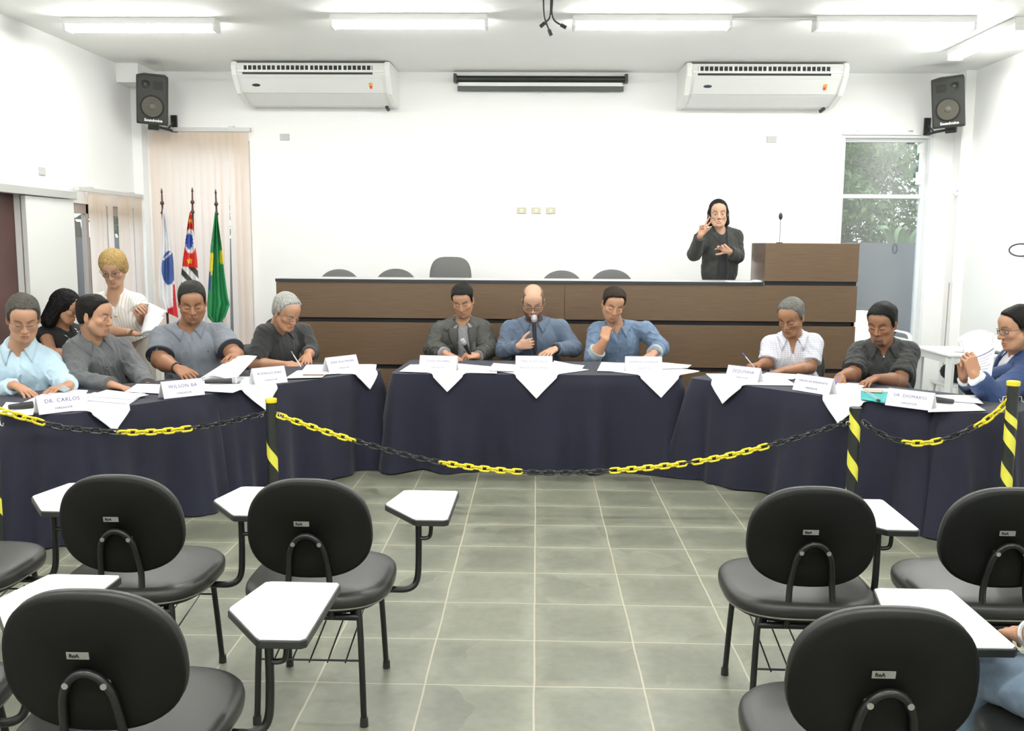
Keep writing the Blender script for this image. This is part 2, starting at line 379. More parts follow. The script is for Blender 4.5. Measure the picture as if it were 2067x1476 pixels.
# added dark extinguisher shape, stands in for a reflection in the glass
t = thing('extinguisher_reflection', (3.80, 12.30, .82), 'dark extinguisher shape added outside as a stand-in for its reflection in the glass', 'fire extinguisher')
EX = mat('reflected_extinguisher', (.045, .038, .052), .6)
M().lathe([(.10, 0), (.115, .02), (.115, .60), (.09, .70), (.035, .76), (.03, .80)]).build('cylinder', EX, t)
M().bx(-.02, .02, -.05, .04, .80, .86).box((-.02, -.03, .9), (.03, .16, .015)).build('valve', EX, t, smooth=False)
M().tube([(0, -.02, .84), (-.06, -.02, .95), (-.17, -.01, 1.03), (-.24, -.01, .98), (-.20, 0, .88), (-.08, 0, .80)], .013).build('hose', EX, t)
M().bx(-.03, .03, .06, .11, .5, .8).build('bracket', GREYM, t, smooth=False)

# ------------------------------------------------------------------ blinds
BLF = bpy.data.materials.new('blind_fabric'); BLF.use_nodes = True
nt = BLF.node_tree; nt.nodes.clear(); out = N(nt, 'ShaderNodeOutputMaterial'); df = N(nt, 'ShaderNodeBsdfDiffuse'); tl = N(nt, 'ShaderNodeBsdfTranslucent'); ms = N(nt, 'ShaderNodeMixShader')
df.inputs[0].default_value = (.86, .76, .56, 1); tl.inputs[0].default_value = (.97, .85, .84, 1); ms.inputs[0].default_value = .66
nt.links.new(df.outputs[0], ms.inputs[1]); nt.links.new(tl.outputs[0], ms.inputs[2]); nt.links.new(ms.outputs[0], out.inputs[0])
def slat(parent, cx, cy, w, z0, z1, ang, along, sway=0):
    P = []
    for i in range(9):
        z = z0+(z1-z0)*i/8; row = []
        for j in range(5):
            q = (j-2)/2*w/2; bow = .006*(1-((j-2)/2)**2)
            dx, dy = (math.cos(ang), math.sin(ang)); nx, ny = -dy, dx
            sw = sway*(1-i/8)
            p = (cx+dx*q+nx*bow+sw, cy+dy*q+ny*bow, z) if along == 'x' else (cx+dy*q+ny*bow, cy+dx*q+nx*bow+sw, z)
            row.append(p)
        P.append(row)
    return M().grid(P).build('slat', BLF, parent, world=True)
rg = random.Random(3)
t = thing('vertical_blind', (-3.5, 9.93, 2.76), 'tall cream vertical blind on the back wall behind the flags', 'blind')
M().bx(-4.06, -2.98, 9.90, 9.94, 2.745, 2.785).build('head_rail', mat('rail_paint', (.68, .68, .66), .4), t, world=True, smooth=False)
M().bx(-3.86, -3.82, 9.90, 10, 2.785, 2.80).bx(-3.2, -3.16, 9.90, 10, 2.785, 2.80).build('bracket', ALU, t, world=True, smooth=False)
xs = [-4.0+i*.0745 for i in range(11)]
for i, x in enumerate(xs): slat(t, x, 9.925, .089, .36, 2.735, rg.uniform(.1, .35), 'x', -.055*(i == 10)-.012*(i == 9))
for i, x in enumerate((-3.175, -3.115, -3.055)): slat(t, x, 9.925, .089, .36, 2.735, rg.uniform(.1, .5), 'x', 0)
t = thing('vertical_blind', (XL+.1, 9.2, 2.08), 'short cream vertical blind half open on the left wall', 'blind')
M().bx(XL+.06, XL+.1, 8.45, 9.84, 2.055, 2.09).build('head_rail', MATS['rail_paint'], t, world=True, smooth=False)
M().bx(XL, XL+.1, 8.7, 8.73, 2.09, 2.10).bx(XL, XL+.1, 9.6, 9.63, 2.09, 2.10).build('bracket', ALU, t, world=True, smooth=False)
for y in [8.72+.075*i for i in range(4)]+[9.10]+[9.33+.07*i for i in range(4)]+[9.70, 9.78]:
    slat(t, XL+.08, y, .089, .86, 2.05, rg.uniform(.0, .3), 'y')
# bare blind rail above the right opening
t = thing('blind_rail', (3.5, 9.97, 2.77), 'bare white blind rail above the glass opening', 'rail')
M().bx(3.13, 3.92, 9.95, 9.985, 2.745, 2.775).build('rail', WHITE, t, world=True, smooth=False)
M().bx(3.28, 3.31, 9.94, 10, 2.775, 2.79).bx(3.8, 3.83, 9.94, 10, 2.775, 2.79).build('bracket', ALU, t, world=True, smooth=False)

# ------------------------------------------------------------------ light fittings
TUBE = bpy.data.materials.new('lit_tube'); TUBE.use_nodes = True
nt = TUBE.node_tree; nt.nodes.clear(); out = N(nt, 'ShaderNodeOutputMaterial'); em = N(nt, 'ShaderNodeEmission'); em.inputs[0].default_value = (1, 1, .97, 1); em.inputs[1].default_value = TUBE_E
nt.links.new(em.outputs[0], out.inputs[0])
FITM = mat('fitting_enamel', (.8, .8, .79), .4)
fl = ['first tube light from the left on the ceiling', 'second tube light, left of the hanging cables', 'third tube light, right of the hanging cables',
      'fourth tube light, last of the row across the ceiling', 'tube light running lengthwise along the right edge of the ceiling']
proto = thing('tube_light', (-3.17, 7.72, ZC), 'twin fluorescent fitting, '+fl[0], 'light')
M().bx(-.61, .61, -.07, .07, -.05, 0).build('housing', FITM, proto, smooth=False, bevel=.004)
for s in (-1, 1): M().bx(s*.6-.012, s*.6+.012, -.065, .065, -.10, -.045).build('end_cap', FITM, proto, smooth=False, bevel=.003)
for s in (-1, 1): M().cyl((-.588, s*.04, -.078), (.588, s*.04, -.078), .015, n=12).build('tube', TUBE, proto)
for i, (x, y, ax) in enumerate(FITTINGS[1:5]): dup(proto, (x, y, ZC), 'twin fluorescent fitting, '+fl[i+1], 0 if ax else PI/2)
for i, (x, y, ax) in enumerate(FITTINGS[5:]):
    dup(proto, (x, y, ZC), 'twin fluorescent fitting over the audience, out of the picture', 0, 'tube lights over the audience')
# ceiling conduit
t = tag(M().cyl((1.5, 7.62, ZC-.012), (2.13, 7.62, ZC-.012), .011, n=8).build('conduit', WHITE, base=(1.5, 7.62, ZC-.012)), 'thin white conduit on the ceiling between the third and fourth tube lights', 'conduit')

# ------------------------------------------------------------------ air conditioners
ACW = mat('ac_plastic', (.80, .81, .78), .4); ACD = mat('ac_dark', (.02, .022, .02), .6); ACG = mat('ac_grey', (.76, .77, .75), .4)
def ac(x0, x1, label):
    W = x1-x0; t = thing('air_conditioner', (x0, YB, 3.0), label, 'air conditioner')
    prof = [(0, .36), (-.62, .34), (-.64, .30), (-.62, .23), (-.48, .08), (-.22, .0), (0, .0)]     # (y, z)
    body = M().prism([(a, b) for a, b in prof], .05, W-.05, lambda a, b, c: (c, a, b)).build('body', ACG, t, smooth=False, bevel=.006)
    pr2 = [(0.004, .365), (-.63, .35), (-.655, .30), (-.63, .22), (-.49, .065), (-.22, -.012), (0.004, -.012)]
    for a, b in ((0, .055), (W-.055, W)): M().prism(pr2, a, b, lambda a, b, c: (c, a, b)).build('end_panel', ACW, t, smooth=False, bevel=.012)
    # outlet slot on the slanting front between (-.64,.30) and (-.62,.23) and on
    def front(q, off=0):      # q from 0 (top) .. 1 (bottom) along the lower slope
        a = np.array([-.642, .315]); b = np.array([-.628, .215]); p = a+(b-a)*q; return p[0]-off, p[1]
    m = M(); 
    ya, za = front(.05, .001); yb, zb = front(.85, .001)
    m.prism([(ya, za), (yb, zb), (yb+.03, zb), (ya+.03, za)], .11, W-.17, lambda a, b, c: (c, a, b)); m.build('outlet', ACD, t, smooth=False)
    for i in range(28):
        xx = .12+i*(W-.30)/27; wv = .010 if i % 7 else .018
        M().box((xx, ya-.004, (za+zb)/2+.012), (wv, .012, .055)).build('vane', ACW, t, smooth=False)
    m = M(); m.box(((W-.06)/2+.03, yb-.006, zb+.028), (W-.12, .02, .022)); m.build('louvre', ACW, t, smooth=False, bevel=.004)
    m = M(); m.prism([(-.48, .085), (-.60, .205), (-.612, .200), (-.494, .073)], .08, W-.08, lambda a, b, c: (c, a, b)); m.prism([(-.22, .012), (-.47, .086), (-.474, .07), (-.22, -.008)], .08, W-.08, lambda a, b, c: (c, a, b))
    m.build('front_panel', ACG, t, smooth=False, bevel=.003)
    R = np.array([[1, 0, 0], [0, -.7, -.7], [0, .7, -.7]]).T
    Rn = np.column_stack([(1, 0, 0), (0, -.70, .715), (0, -.715, -.70)])
    b = M(); b.sph((.22, -.555, .138), (.042, .018, .004), R=Rn); b.build('badge', mat('badge_dark', (.05, .07, .10), .3, .3), t)
    s = M(); s.box((W-.2, -.560, .140), (.035, .05, .002), Rn); st = s.build('sticker', mat('sticker_orange', (.85, .42, .10), .5), t, smooth=False)
    s = M(); s.box((W-.2, -.548, .120), (.02, .03, .004), Rn); s.build('emblem', mat('sticker_red', (.75, .08, .06), .5), st, smooth=False)
    M().cyl((W-.1, -.2, -.02), (W-.1, -.1, -.03), .018).build('drain_stub', ACD, t)
    return t
ac(-2.99, -1.44, 'long white under-ceiling air conditioner, left one above the flags side')
ac(1.42, 2.97, 'long white under-ceiling air conditioner, right one above the interpreter side')

# ------------------------------------------------------------------ projection screen, cables
BLK = mat('black_plastic', (.022, .024, .022), .4)
t = thing('projection_screen', (0, 9.93, 3.25), 'rolled projection screen with dark case and bottom bar on the back wall', 'projection screen')
M().cyl((-.85, 9.94, 3.285), (.89, 9.94, 3.285), .034).build('case', mat('screen_case', (.03, .035, .028), .35, .3), t, world=True)
M().bx(-.87, -.84, 9.9, 10, 3.25, 3.335).bx(.88, .91, 9.9, 10, 3.25, 3.335).build('end_bracket', BLK, t, world=True, smooth=False)
M().bx(-.82, .86, 9.935, 9.94, 3.215, 3.27).build('screen_cloth', WHITE, t, world=True, smooth=False)
M().bx(-.83, .87, 9.925, 9.95, 3.165, 3.215).build('bottom_bar', mat('bar_dark', (.06, .066, .055), .4), t, world=True, smooth=False, bevel=.004)
M().tube([(-.0+.03*math.cos(a), 9.935, 3.155+.018*math.sin(a)) for a in np.linspace(0, 2*PI, 16)[:-1]], .003, 6, closed=True).build('pull_ring', WHITE, t, world=True)
p = atY(1108, -6, 6.4)
t = thing('cable_drop', (p[0], 6.4, ZC), 'bunch of black cables with plugs hanging from the white ceiling mount', 'cable')
M().lathe([(.11, 0), (.11, -.02), (.05, -.05)], (0, 0, 0)).tube([(0, 0, -.02), (0, 0, -.16)], .03).bx(-.09, .09, -.05, .05, -.175, -.15).build('ceiling_mount', WHITE, t)
def cab(pts, end=True):
    W = [atY(x, y, 6.4)-np.array([p[0], 6.4, ZC]) for x, y in pts]
    W = [np.array([W[0][0], 0, -.15])]+W
    Q = smooth_path(W, 6)
    M().tube(Q, .006, 7).build('cable', BLK, t)
    M().tube([Q[-1], Q[-1]+(Q[-1]-Q[-3])/np.linalg.norm(Q[-1]-Q[-3])*.04], .012, 8).build('plug', BLK, t)
def smooth_path(P, k=6):
    P = [np.array(p, float) for p in P]; out = []
    for i in range(len(P)-1):
        a = P[max(i-1, 0)]; b = P[i]; c = P[i+1]; d = P[min(i+2, len(P)-1)]
        for j in range(k):
            t_ = j/k; out.append(.5*((2*b)+(-a+c)*t_+(2*a-5*b+4*c-d)*t_**2+(-a+3*b-3*c+d)*t_**3))
    out.append(P[-1]); return out
cab([(1097, 2), (1098, 30), (1101, 42), (1108, 60)]); cab([(1112, 4), (1110, 34), (1100, 46)]); cab([(1115, 4), (1114, 28), (1120, 42), (1132, 50)])

# ------------------------------------------------------------------ wall plates, conduit, sensor
PL = mat('plate_grey', (.56, .58, .55), .5); PC = mat('plate_cream', (.66, .64, .50), .5)
def plate(x0, z0, label, m=PL, outlet=False):
    t = thing('wall_plate', (x0, YB, z0), label, 'wall plate', 'sockets over the bench' if False else None)
    M().bx(-.05, .05, -.012, 0, -.033, .033).build('cover', m, t, smooth=False, bevel=.004)
    if outlet:
        M().cyl((0, -.016, 0), (0, -.010, 0), .017).build('socket', mat('socket_yellow', (.78, .72, .45), .4), t)
        for s in (-1, 1): M().cyl((s*.038, -.014, 0), (s*.038, -.01, 0), .003, n=8).build('screw', GREYM, t)
plate(-2.645, 2.70, 'blank grey wall plate left of centre below the left air conditioner')
plate(2.41, 2.70, 'blank grey wall plate below the right air conditioner')
plate(-.163, 1.959, 'cream wall socket, left of the three in a row over the bench', PC, True)
plate(-.010, 1.960, 'cream wall socket, middle of the three in a row over the bench', PC, True)
plate(.143, 1.961, 'cream wall socket, right of the three in a row over the bench', PC, True)
t = thing('wall_plate', (XL, 8.01, 2.19), 'blank grey wall plate on the left wall above the sliding door', 'wall plate')
M().bx(0, .012, -.05, .05, -.033, .033).build('cover', PL, t, smooth=False, bevel=.004)
t = thing('conduit', (4.262, 9.80, 0), 'white conduit pipe running down the back right corner', 'conduit')
M().cyl((0, -.012, 1.25), (0, -.012, 2.87), .011, n=10).build('pipe', WHITE, t)
M().tube([(-.03, -.006, 1.25), (-.032, -.006, .9), (-.04, -.006, .3)], .004, 6).build('cord', mat('brown_cord', (.35, .22, .15), .5), t)
t = thing('wall_sensor', (4.235, 9.80, 2.17), 'small white oval sensor beside the conduit in the back right corner', 'sensor')
M().sph((0, -.02, 0), (.035, .022, .048)).build('cover', WHITE, t)
M().sph((0, -.04, .006), (.015, .006, .015)).build('lens', mat('lens_blue', (.45, .5, .6), .3), t)
# dark hoop on the right wall
t = tag(M().tube([(4.33-.10*math.cos(a)*.3, 8.60+.15*math.cos(a), 1.587+.055*math.sin(a)) for a in np.linspace(0, 2*PI, 40)[:-1]], .0065, 8, closed=True).build('cable_hoop', mat('indigo_hoop', (.012, .01, .03), .4), base=(4.33, 8.6, 1.587)), 'dark hoop of cable against the right wall at the picture edge', 'hoop')

# ------------------------------------------------------------------ loudspeakers
SPK = mat('speaker_case', (.028, .031, .026), .5, bump=.2, bscale=300); SPC = mat('speaker_cone', (.085, .08, .06), .5); SPG = mat('speaker_recess', (.012, .013, .011), .6)
def speaker(px0, px1, flip, label, rz):
    c = (atY(*px0, 9.55)+atY(*px1, 9.55))/2
    t = thing('loudspeaker', tuple(c), label, 'loudspeaker')
    Rm = rotz(rz)@rotx(math.radians(13))@roty(math.radians(3*flip))
    w, h, d = .30, .47, .27
    def X(V): return np.array(V)@Rm.T
    def B(mm, name, ma, par=t, **k):
        mm.v = [X(v) for v in mm.v]; return mm.build(name, ma, par, **k)
    pl = [(-w/2, -d/2), (w/2, -d/2), (w/2*.72, d/2), (-w/2*.72, d/2)]
    B(M().prism(pl, -h/2, h/2), 'cabinet', SPK, smooth=False, bevel=.012)
    B(M().bx(-w/2+.015, w/2-.015, -d/2-.008, -d/2+.01, -h/2+.015, h/2-.02), 'baffle', SPK, smooth=False, bevel=.005)
    Rf = np.column_stack([(1, 0, 0), (0, 0, 1), (0, -1, 0)])
    y = -d/2-.008
    wc = M(); wc.lathe([(.115, 0), (.115, .006), (.105, .008), (.10, .003)], (0, y, -.06), 28, Rf); wf = B(wc, 'woofer', SPG)
    wc = M(); wc.lathe([(.098, .006), (.05, .002), (.035, .001)], (0, y-.001, -.06), 28, Rf); B(wc, 'cone', SPC, wf)
    wc = M(); wc.sph((0, y-.002, -.06), (.036, .014, .036)); B(wc, 'dust_cap', mat('dust_cap', (.12, .115, .09), .5), wf)
    tw = M(); tw.lathe([(.042, 0), (.042, .006), (.03, .002), (.012, .0)], (-flip*.06, y, .15), 20, Rf); tf = B(tw, 'tweeter', SPG)
    q = M(); q.sph((-flip*.06, y-.002, .15), (.014, .006, .014)); B(q, 'dome', SPC, tf)
    B(M().bx(flip*.055-.045, flip*.055+.045, y-.004, y+.002, .105, .18), 'horn', SPG, smooth=False)
    txt = text_mesh('Soundvoice', .036, (Rm@np.column_stack([(1, 0, 0), (0, 0, 1), (0, -1, 0)])), X([(0.01, y-.002, -.192)])[0]+np.array(t.location), mat('logo_white', (.85, .85, .85), .4), 'logo', t, bold=.0012)
    # bracket
    m = M(); s = flip
    m.bx(s*.0-.05, .05, -.02, .06, -.30, -.245)
    B(m, 'mount_plate', BLK, smooth=False)
    m = M(); a = X([(0, .04, -.27)])[0]
    wx = s*.035; m.tube([a, (wx, .20, -.265), (wx, .44, -.265)], .014); m.tube([(wx, .25, -.265), (wx, .44, -.16)], .01); m.bx(wx-.03, wx+.03, .42, .45, -.275, -.10)
    m.build('wall_arm', BLK, t)
    return t
speaker((276, 155), (343, 245), 1, 'black loudspeaker with white script logo on the left, above the blind', math.radians(17))
speaker((1884, 158), (1952, 252), -1, 'black loudspeaker with white script logo on the right, above the glass opening', math.radians(-31))
# ------------------------------------------------------------------ bench and lectern
def wood_mat():
    m = bpy.data.materials.new('walnut_laminate'); m.use_nodes = True; nt = m.node_tree; b = nt.nodes['Principled BSDF']; L = nt.links.new
    tc = N(nt, 'ShaderNodeTexCoord'); mp = N(nt, 'ShaderNodeMapping'); mp.inputs['Scale'].default_value = (1.2, 1.2, 45); L(tc.outputs['Object'], mp.inputs[0])
    n = N(nt, 'ShaderNodeTexNoise'); n.inputs['Scale'].default_value = 3; n.inputs['Detail'].default_value = 8; n.inputs['Roughness'].default_value = .7; L(mp.outputs[0], n.inputs['Vector'])
    cr = N(nt, 'ShaderNodeValToRGB'); e = cr.color_ramp.elements; e[0].position = .3; e[0].color = (.090, .053, .027, 1); e[1].position = .7; e[1].color = (.138, .088, .048, 1)
    L(n.outputs[0], cr.inputs[0]); L(cr.outputs[0], b.inputs['Base Color']); b.inputs['Roughness'].default_value = .42
    return m
WOOD = wood_mat(); BEDGE = mat('bench_edge', (.02, .024, .03), .4); GAP = mat('bench_groove', (.008, .008, .009), .7); DESKT = mat('bench_top_grey', (.60, .60, .60), .35)
BF, BB = 8.35, 8.95; BX0, BX1, BX2 = -2.318, 1.997, 2.815
# raised floor behind the bench
struct(M().bx(-2.25, 2.75, 8.42, YB, 0, .30).build('floor_dais', mat('dais_grey', (.33, .33, .29), .6), smooth=False))
t = thing('bench', (0, BF, 0), 'long walnut-panelled official bench with black edge and grooves', 'bench')
M().bx(BX0+.01, BX2-.01, BF+.03, BF+.07, 0, 1.26).build('carcass', GAP, t, world=True, smooth=False)
rows = [(.09-.02, .0+.0), ]
for (z0, z1) in ((.945, 1.262), (.527, .905), (.11, .487), (.02, .075)):
    for (xa, xb) in ((BX0, .25), (.252, BX2)):
        M().bx(xa, xb, BF, BF+.03, z0, z1).build('panel', WOOD, t, world=True, smooth=False, bevel=.0015)
M().bx(BX0, BX0+.03, BF+.03, BB, 0, 1.26).bx(BX2-.03, BX2, BF+.03, BB, 0, 1.26).build('side_panel', WOOD, t, world=True, smooth=False)
M().bx(BX0-.005, BX1, BF-.006, BF+.012, 1.262, 1.288).build('edge_strip', BEDGE, t, world=True, smooth=False)
M().bx(BX0, BX1, BF+.012, BB, 1.262, 1.287).build('bench_top', DESKT, t, world=True, smooth=False)
t = thing('lectern', (2.4, BF, 1.285), 'raised walnut lectern box at the right end of the bench', 'lectern')
M().bx(BX1+.004, BX2, BF, BF+.025, 1.30, 1.632).build('front_panel', WOOD, t, world=True, smooth=False, bevel=.0015)
M().bx(BX1+.01, BX2-.01, BF+.01, BF+.025, 1.262, 1.30).build('groove', GAP, t, world=True, smooth=False)
SIDE = mat('side_laminate', (.16, .115, .09), .22, spec=.7)
M().bx(BX1+.004, BX1+.024, BF+.025, 8.89, 1.287, 1.632).build('side_panel', SIDE, t, world=True, smooth=False)
M().bx(BX2-.02, BX2, BF+.025, 8.89, 1.287, 1.632).build('side_panel', SIDE, t, world=True, smooth=False)
M().bx(BX1+.024, BX2-.02, BF+.025, 8.89, 1.60, 1.62).build('lectern_top', WOOD, t, world=True, smooth=False)
a = atY(1573, 492, 8.6); c = atY(1576, 434, 8.6)
t = thing('gooseneck_microphone', (a[0], 8.6, 1.62), 'thin black gooseneck microphone standing on the lectern', 'microphone')
M().cyl((a[0], 8.6, 1.62), (a[0], 8.6, 1.64), .03).build('base', BLK, t, world=True)
M().tube(smooth_path([(a[0], 8.6, 1.63), (a[0]+.003, 8.6, 1.75), (c[0]-.002, 8.6, c[2]-.03)], 5), .0035, 7).build('neck', GREYM, t, world=True)
M().sph((c[0], 8.6, c[2]-.012), (.018, .018, .032)).build('windscreen', BLK, t, world=True)
# odds and ends on the bench top by the lectern
a = atZ(1500, 566, 1.29); PAPER = mat('paper', (.84, .84, .86), .6); 
tag(M().box((1.80, 8.47, 1.292), (.21, .14, .008)).build('paper_stack', PAPER, base=(1.80, 8.47, 1.292), smooth=False), 'white paper lying on the bench top left of the lectern', 'paper')
tag(M().lathe([(.05, 0), (.055, .004), (.045, .016), (.02, .02)], (1.955, 8.44, 1.288)).build('saucer', WHITE, base=(1.955, 8.44, 1.288)), 'small white dish on the bench against the lectern', 'dish')
b = atY(935, 590, 8.2)

# ------------------------------------------------------------------ chairs
VIN = mat('black_vinyl', (.024, .025, .022), .40, bump=.06, bscale=500); SHELL = mat('black_shell', (.0045, .005, .0035), .6, bump=.1, bscale=700, spec=.25); FRM = mat('black_frame', (.010, .011, .010), .3)
PIPING = mat('seat_piping', (.16, .155, .13), .5); TABW = mat('white_laminate', (.86, .86, .87), .3)
def superell(w, h, n=56, e=2.7, egg=0):
    P = []
    for k in range(n):
        a = 2*PI*k/n; c, s = math.cos(a), math.sin(a)
        x = abs(c)**(2/e)*math.copysign(1, c)*w/2; y = abs(s)**(2/e)*math.copysign(1, s)*h/2
        P.append((x*(1+egg*y/h), y))
    return P
def layered(out, layers, fn):
    # out: 2d outline; layers: (scale, c); closes both ends with shrinking rings
    n = len(out); V = []; 
    for (s, c) in layers: V += [fn(a*s, b*s, c) for a, b in out]
    F = [(i*n+k, i*n+(k+1) % n, (i+1)*n+(k+1) % n, (i+1)*n+k) for i in range(len(layers)-1) for k in range(n)]
    F += [tuple(range(n-1, -1, -1)), tuple(range((len(layers)-1)*n, len(layers)*n))]
    m = M(); m.add(V, F); return m
def cushion_layers(t, r=.012, puff=.01):
    return [(.0, 0), (.5, 0), (.90, 0), (.965, .003), (.995, r), (1, t*.5), (.99, t*.75), (.955, t*.95), (.88, t+puff*.25), (.7, t+puff*.7), (.4, t+puff), (.05, t+puff)]
def backrest_fn(y0, zc, lean=.16, curve=.55):
    return lambda a, b, c: (a, y0+c*math.cos(lean)-b*math.sin(lean)+curve*a*a, zc+b*math.cos(lean)+c*math.sin(lean))
def school_chair(loc, label, tablet=True, rz=0, dx=0, dy=0):
    t = thing('tablet_arm_chair', loc, label, 'chair', 'tablet arm chairs for the audience', rz)
    layered(superell(.50, .50, e=3.0), cushion_layers(.052), lambda a, b, c: (a, b-.01, .405+c)).build('seat', VIN, t, angle=180)
    sh = layered(superell(.485, .485, e=3.0), [(0, 0), (.7, 0), (.9, .004), (.99, .02), (1, .028), (.2, .028)], lambda a, b, c: (a, b-.01, .382+c)).build('seat_shell', SHELL, t, angle=180)
    M().tube([(a*1.0, b-.01, .4085) for a, b in superell(.488, .488, e=3.0)], .0035, 6, closed=True).build('piping', PIPING, sh)
    out = superell(.412, .345, e=2.5, egg=-.10)
    fn = backrest_fn(-.235, .668)
    bk = layered(out, [(s, c+.016) for s, c in cushion_layers(.034, puff=.006)], fn).build('backrest', VIN, t, angle=180)
    layered(out, [(0, 0), (.6, 0), (.93, 0), (.985, .004), (1.0, .012), (.995, .018), (.2, .018)], fn).build('back_shell', SHELL, bk, angle=180)
    arch = [fn(x, z, -.012) for x, z in ((.068, -.17), (.060, -.09), (.052, -.055), (.036, -.028), (.018, -.014), (0, -.010), (-.018, -.014), (-.036, -.028), (-.052, -.055), (-.060, -.09), (-.068, -.17))]
    pth = [(.078, -.215, .372), (.074, -.235, .40)]+[tuple(p) for p in arch]+[(-.074, -.235, .40), (-.078, -.215, .372)]
    M().tube(smooth_path(pth, 4), .0105, 10).build('back_support', FRM, t)
    for s in (-1, 1):
        p = np.array(fn(s*.043, -.038, -.012)); M().cyl(p+(0, -.012, 0), p+(0, .012, 0), .0075, n=10).build('bolt', mat('zinc', (.5, .5, .48), .3, .7), t)
    p = fn(-.015, .028, -.002); R = np.column_stack([(1, 0, 0), (0, -math.sin(.16)*1., math.cos(.16)), (0, -math.cos(.16), -math.sin(.16))])
    lb = M().box(p, (.05, .017, .002), R).build('label_plate', mat('label_grey', (.27, .27, .25), .5), t, smooth=False)
    text_mesh('RoA', .012, R, np.array(p)+R@np.array([-.008, 0, .0012]), BLK, 'lettering', lb, world=False, bold=.0006)
    for sx in (-1, 1):
        for (b, tp, nm) in (((sx*.180, -.235, .0), (sx*.165, -.215, .375), 0), ((sx*.185, .205, 0), (sx*.170, .15, .385), 1)):
            lg = M().tube(smooth_path([b, tp, (sx*.14, tp[1]+(.03 if not nm else -.02), .385)], 4), .0105, 10).build('leg', FRM, t)
            bb = np.array(b); M().tube([bb+(0, 0, .0), bb+(0, .0, .03)], [.0145, .0135], 10).build('foot', BLK, lg)
    M().tube([(-.165, -.215, .372), (.165, -.215, .372)], .0115, 10).tube([(-.165, .14, .382), (.165, .14, .382)], .0105, 10).tube([(-.14, -.2, .383), (-.14, .14, .383)], .010, 8).tube([(.14, -.2, .383), (.14, .14, .383)], .010, 8).build('seat_frame', FRM, t)
    m = M(); m.tube([(-.178, -.226, .225), (.178, -.226, .225)], .0035, 6).tube([(-.178, .172, .285), (.178, .172, .285)], .0035, 6)
    for k in range(5):
        x = -.12+.06*k; m.tube([(x, -.235, .222), (x, .16, .283), (x, .175, .30)], .003, 6)
    m.build('book_rack', FRM, t)
    if tablet:
        arm = smooth_path([(.14, .0, .388), (.24, .0, .388), (.30+dx*.7, .0, .392), (.328+dx, .01+dy, .42), (.334+dx, .015+dy, .50), (.334+dx, .015+dy, .635)], 5)
        ar = M().tube(arm, .0115, 10).build('tablet_arm', FRM, t)
        M().tube(smooth_path([(a+dx, b+dy, c_) for a, b, c_ in [(.336, .015, .575), (.352, .012, .572), (.372, .012, .578), (.378, .012, .60), (.378, .012, .635)]], 4), .0075, 8).build('hinge', FRM, ar)
        poly = [(.20, .115), (.322, -.055), (.335, -.068), (.435, -.068), (.447, -.056), (.452, .31), (.445, .322), (.255, .325), (.238, .318), (.198, .13)]
        poly = [(a+dx, b+dy) for a, b in poly]
        tb = M().prism(poly, .640, .661).build('tablet_edge', BLK, t, smooth=False, bevel=.003)
        cx = sum(p[0] for p in poly)/len(poly); cy = sum(p[1] for p in poly)/len(poly)
        tt = M().prism([(cx+(a-cx)*.965, cy+(b-cy)*.975) for a, b in poly], .655, .6635).build('tablet_top', TABW, t, smooth=False)
    return t
sc0 = school_chair((-.74, 3.19, 0), 'black tablet-arm chair facing the tables, right one of the front left row')
dup(sc0, (-1.375, 3.21, 0), 'black tablet-arm chair in front of the navy cloth, second in the front left row')
dup(sc0, (-2.06, 3.23, 0), 'tablet-arm chair cut by the left picture edge, behind two others of its row')
dup(sc0, (-.986, 2.19, 0), 'large black tablet-arm chair in the near left corner, its back filling the corner')
dup(sc0, (-1.615, 2.22, 0), 'near tablet-arm chair cut by the left picture edge, white board in view')
sc1 = school_chair((.905, 3.18, 0), 'black tablet-arm chair right of the empty floor, front right row', rz=-.02, dx=-.055, dy=-.02)
dup(sc1, (1.53, 3.20, 0), 'black tablet-arm chair by the right picture edge, front right row')
school_chair((.765, 2.17, 0), 'large black tablet-arm chair in the near right corner, its back filling the corner', dx=-.062, dy=.045)
dup(sc1, (1.33, 2.10, 0), 'tablet-arm chair under the person in jeans at the near right corner')

# rounded office chairs of the council
def visitor_chair(loc, rz, label, h=.84, w=.44, bh=.40, grp=None, z0=0):
    t = thing('office_chair', loc, label, 'chair', grp, rz)
    layered(superell(.47, .46, e=3.2), cushion_layers(.055), lambda a, b, c: (a, b, .40+c)).build('seat', VIN, t, angle=180)
    fn = backrest_fn(-.24, h-bh/2, .12, .5)
    bk = layered(superell(w, bh, e=2.8), [(s, c+.014) for s, c in cushion_layers(.036)], fn).build('backrest', VIN, t, angle=180)
    layered(superell(w, bh, e=2.8), [(0, 0), (.6, 0), (.93, 0), (1.0, .01), (.995, .016), (.2, .016)], fn).build('back_shell', SHELL, bk, angle=180)
    M().tube(smooth_path([(0, -.235, h-bh*.6), (0, -.25, .44), (0, -.2, .39), (0, 0, .385)], 5), .016, 10, flat=.5).build('back_support', FRM, t)
    for sx in (-1, 1):
        for yy in (-.21, .21): M().tube([(sx*.20, yy*1.05, 0), (sx*.18, yy*.8, .395)], .0115, 9).build('leg', FRM, t)
    M().tube([(-.18, -.17, .39), (.18, -.17, .39), (.18, .17, .39), (-.18, .17, .39)], .0105, 8, closed=True).build('seat_frame', FRM, t)
    return t
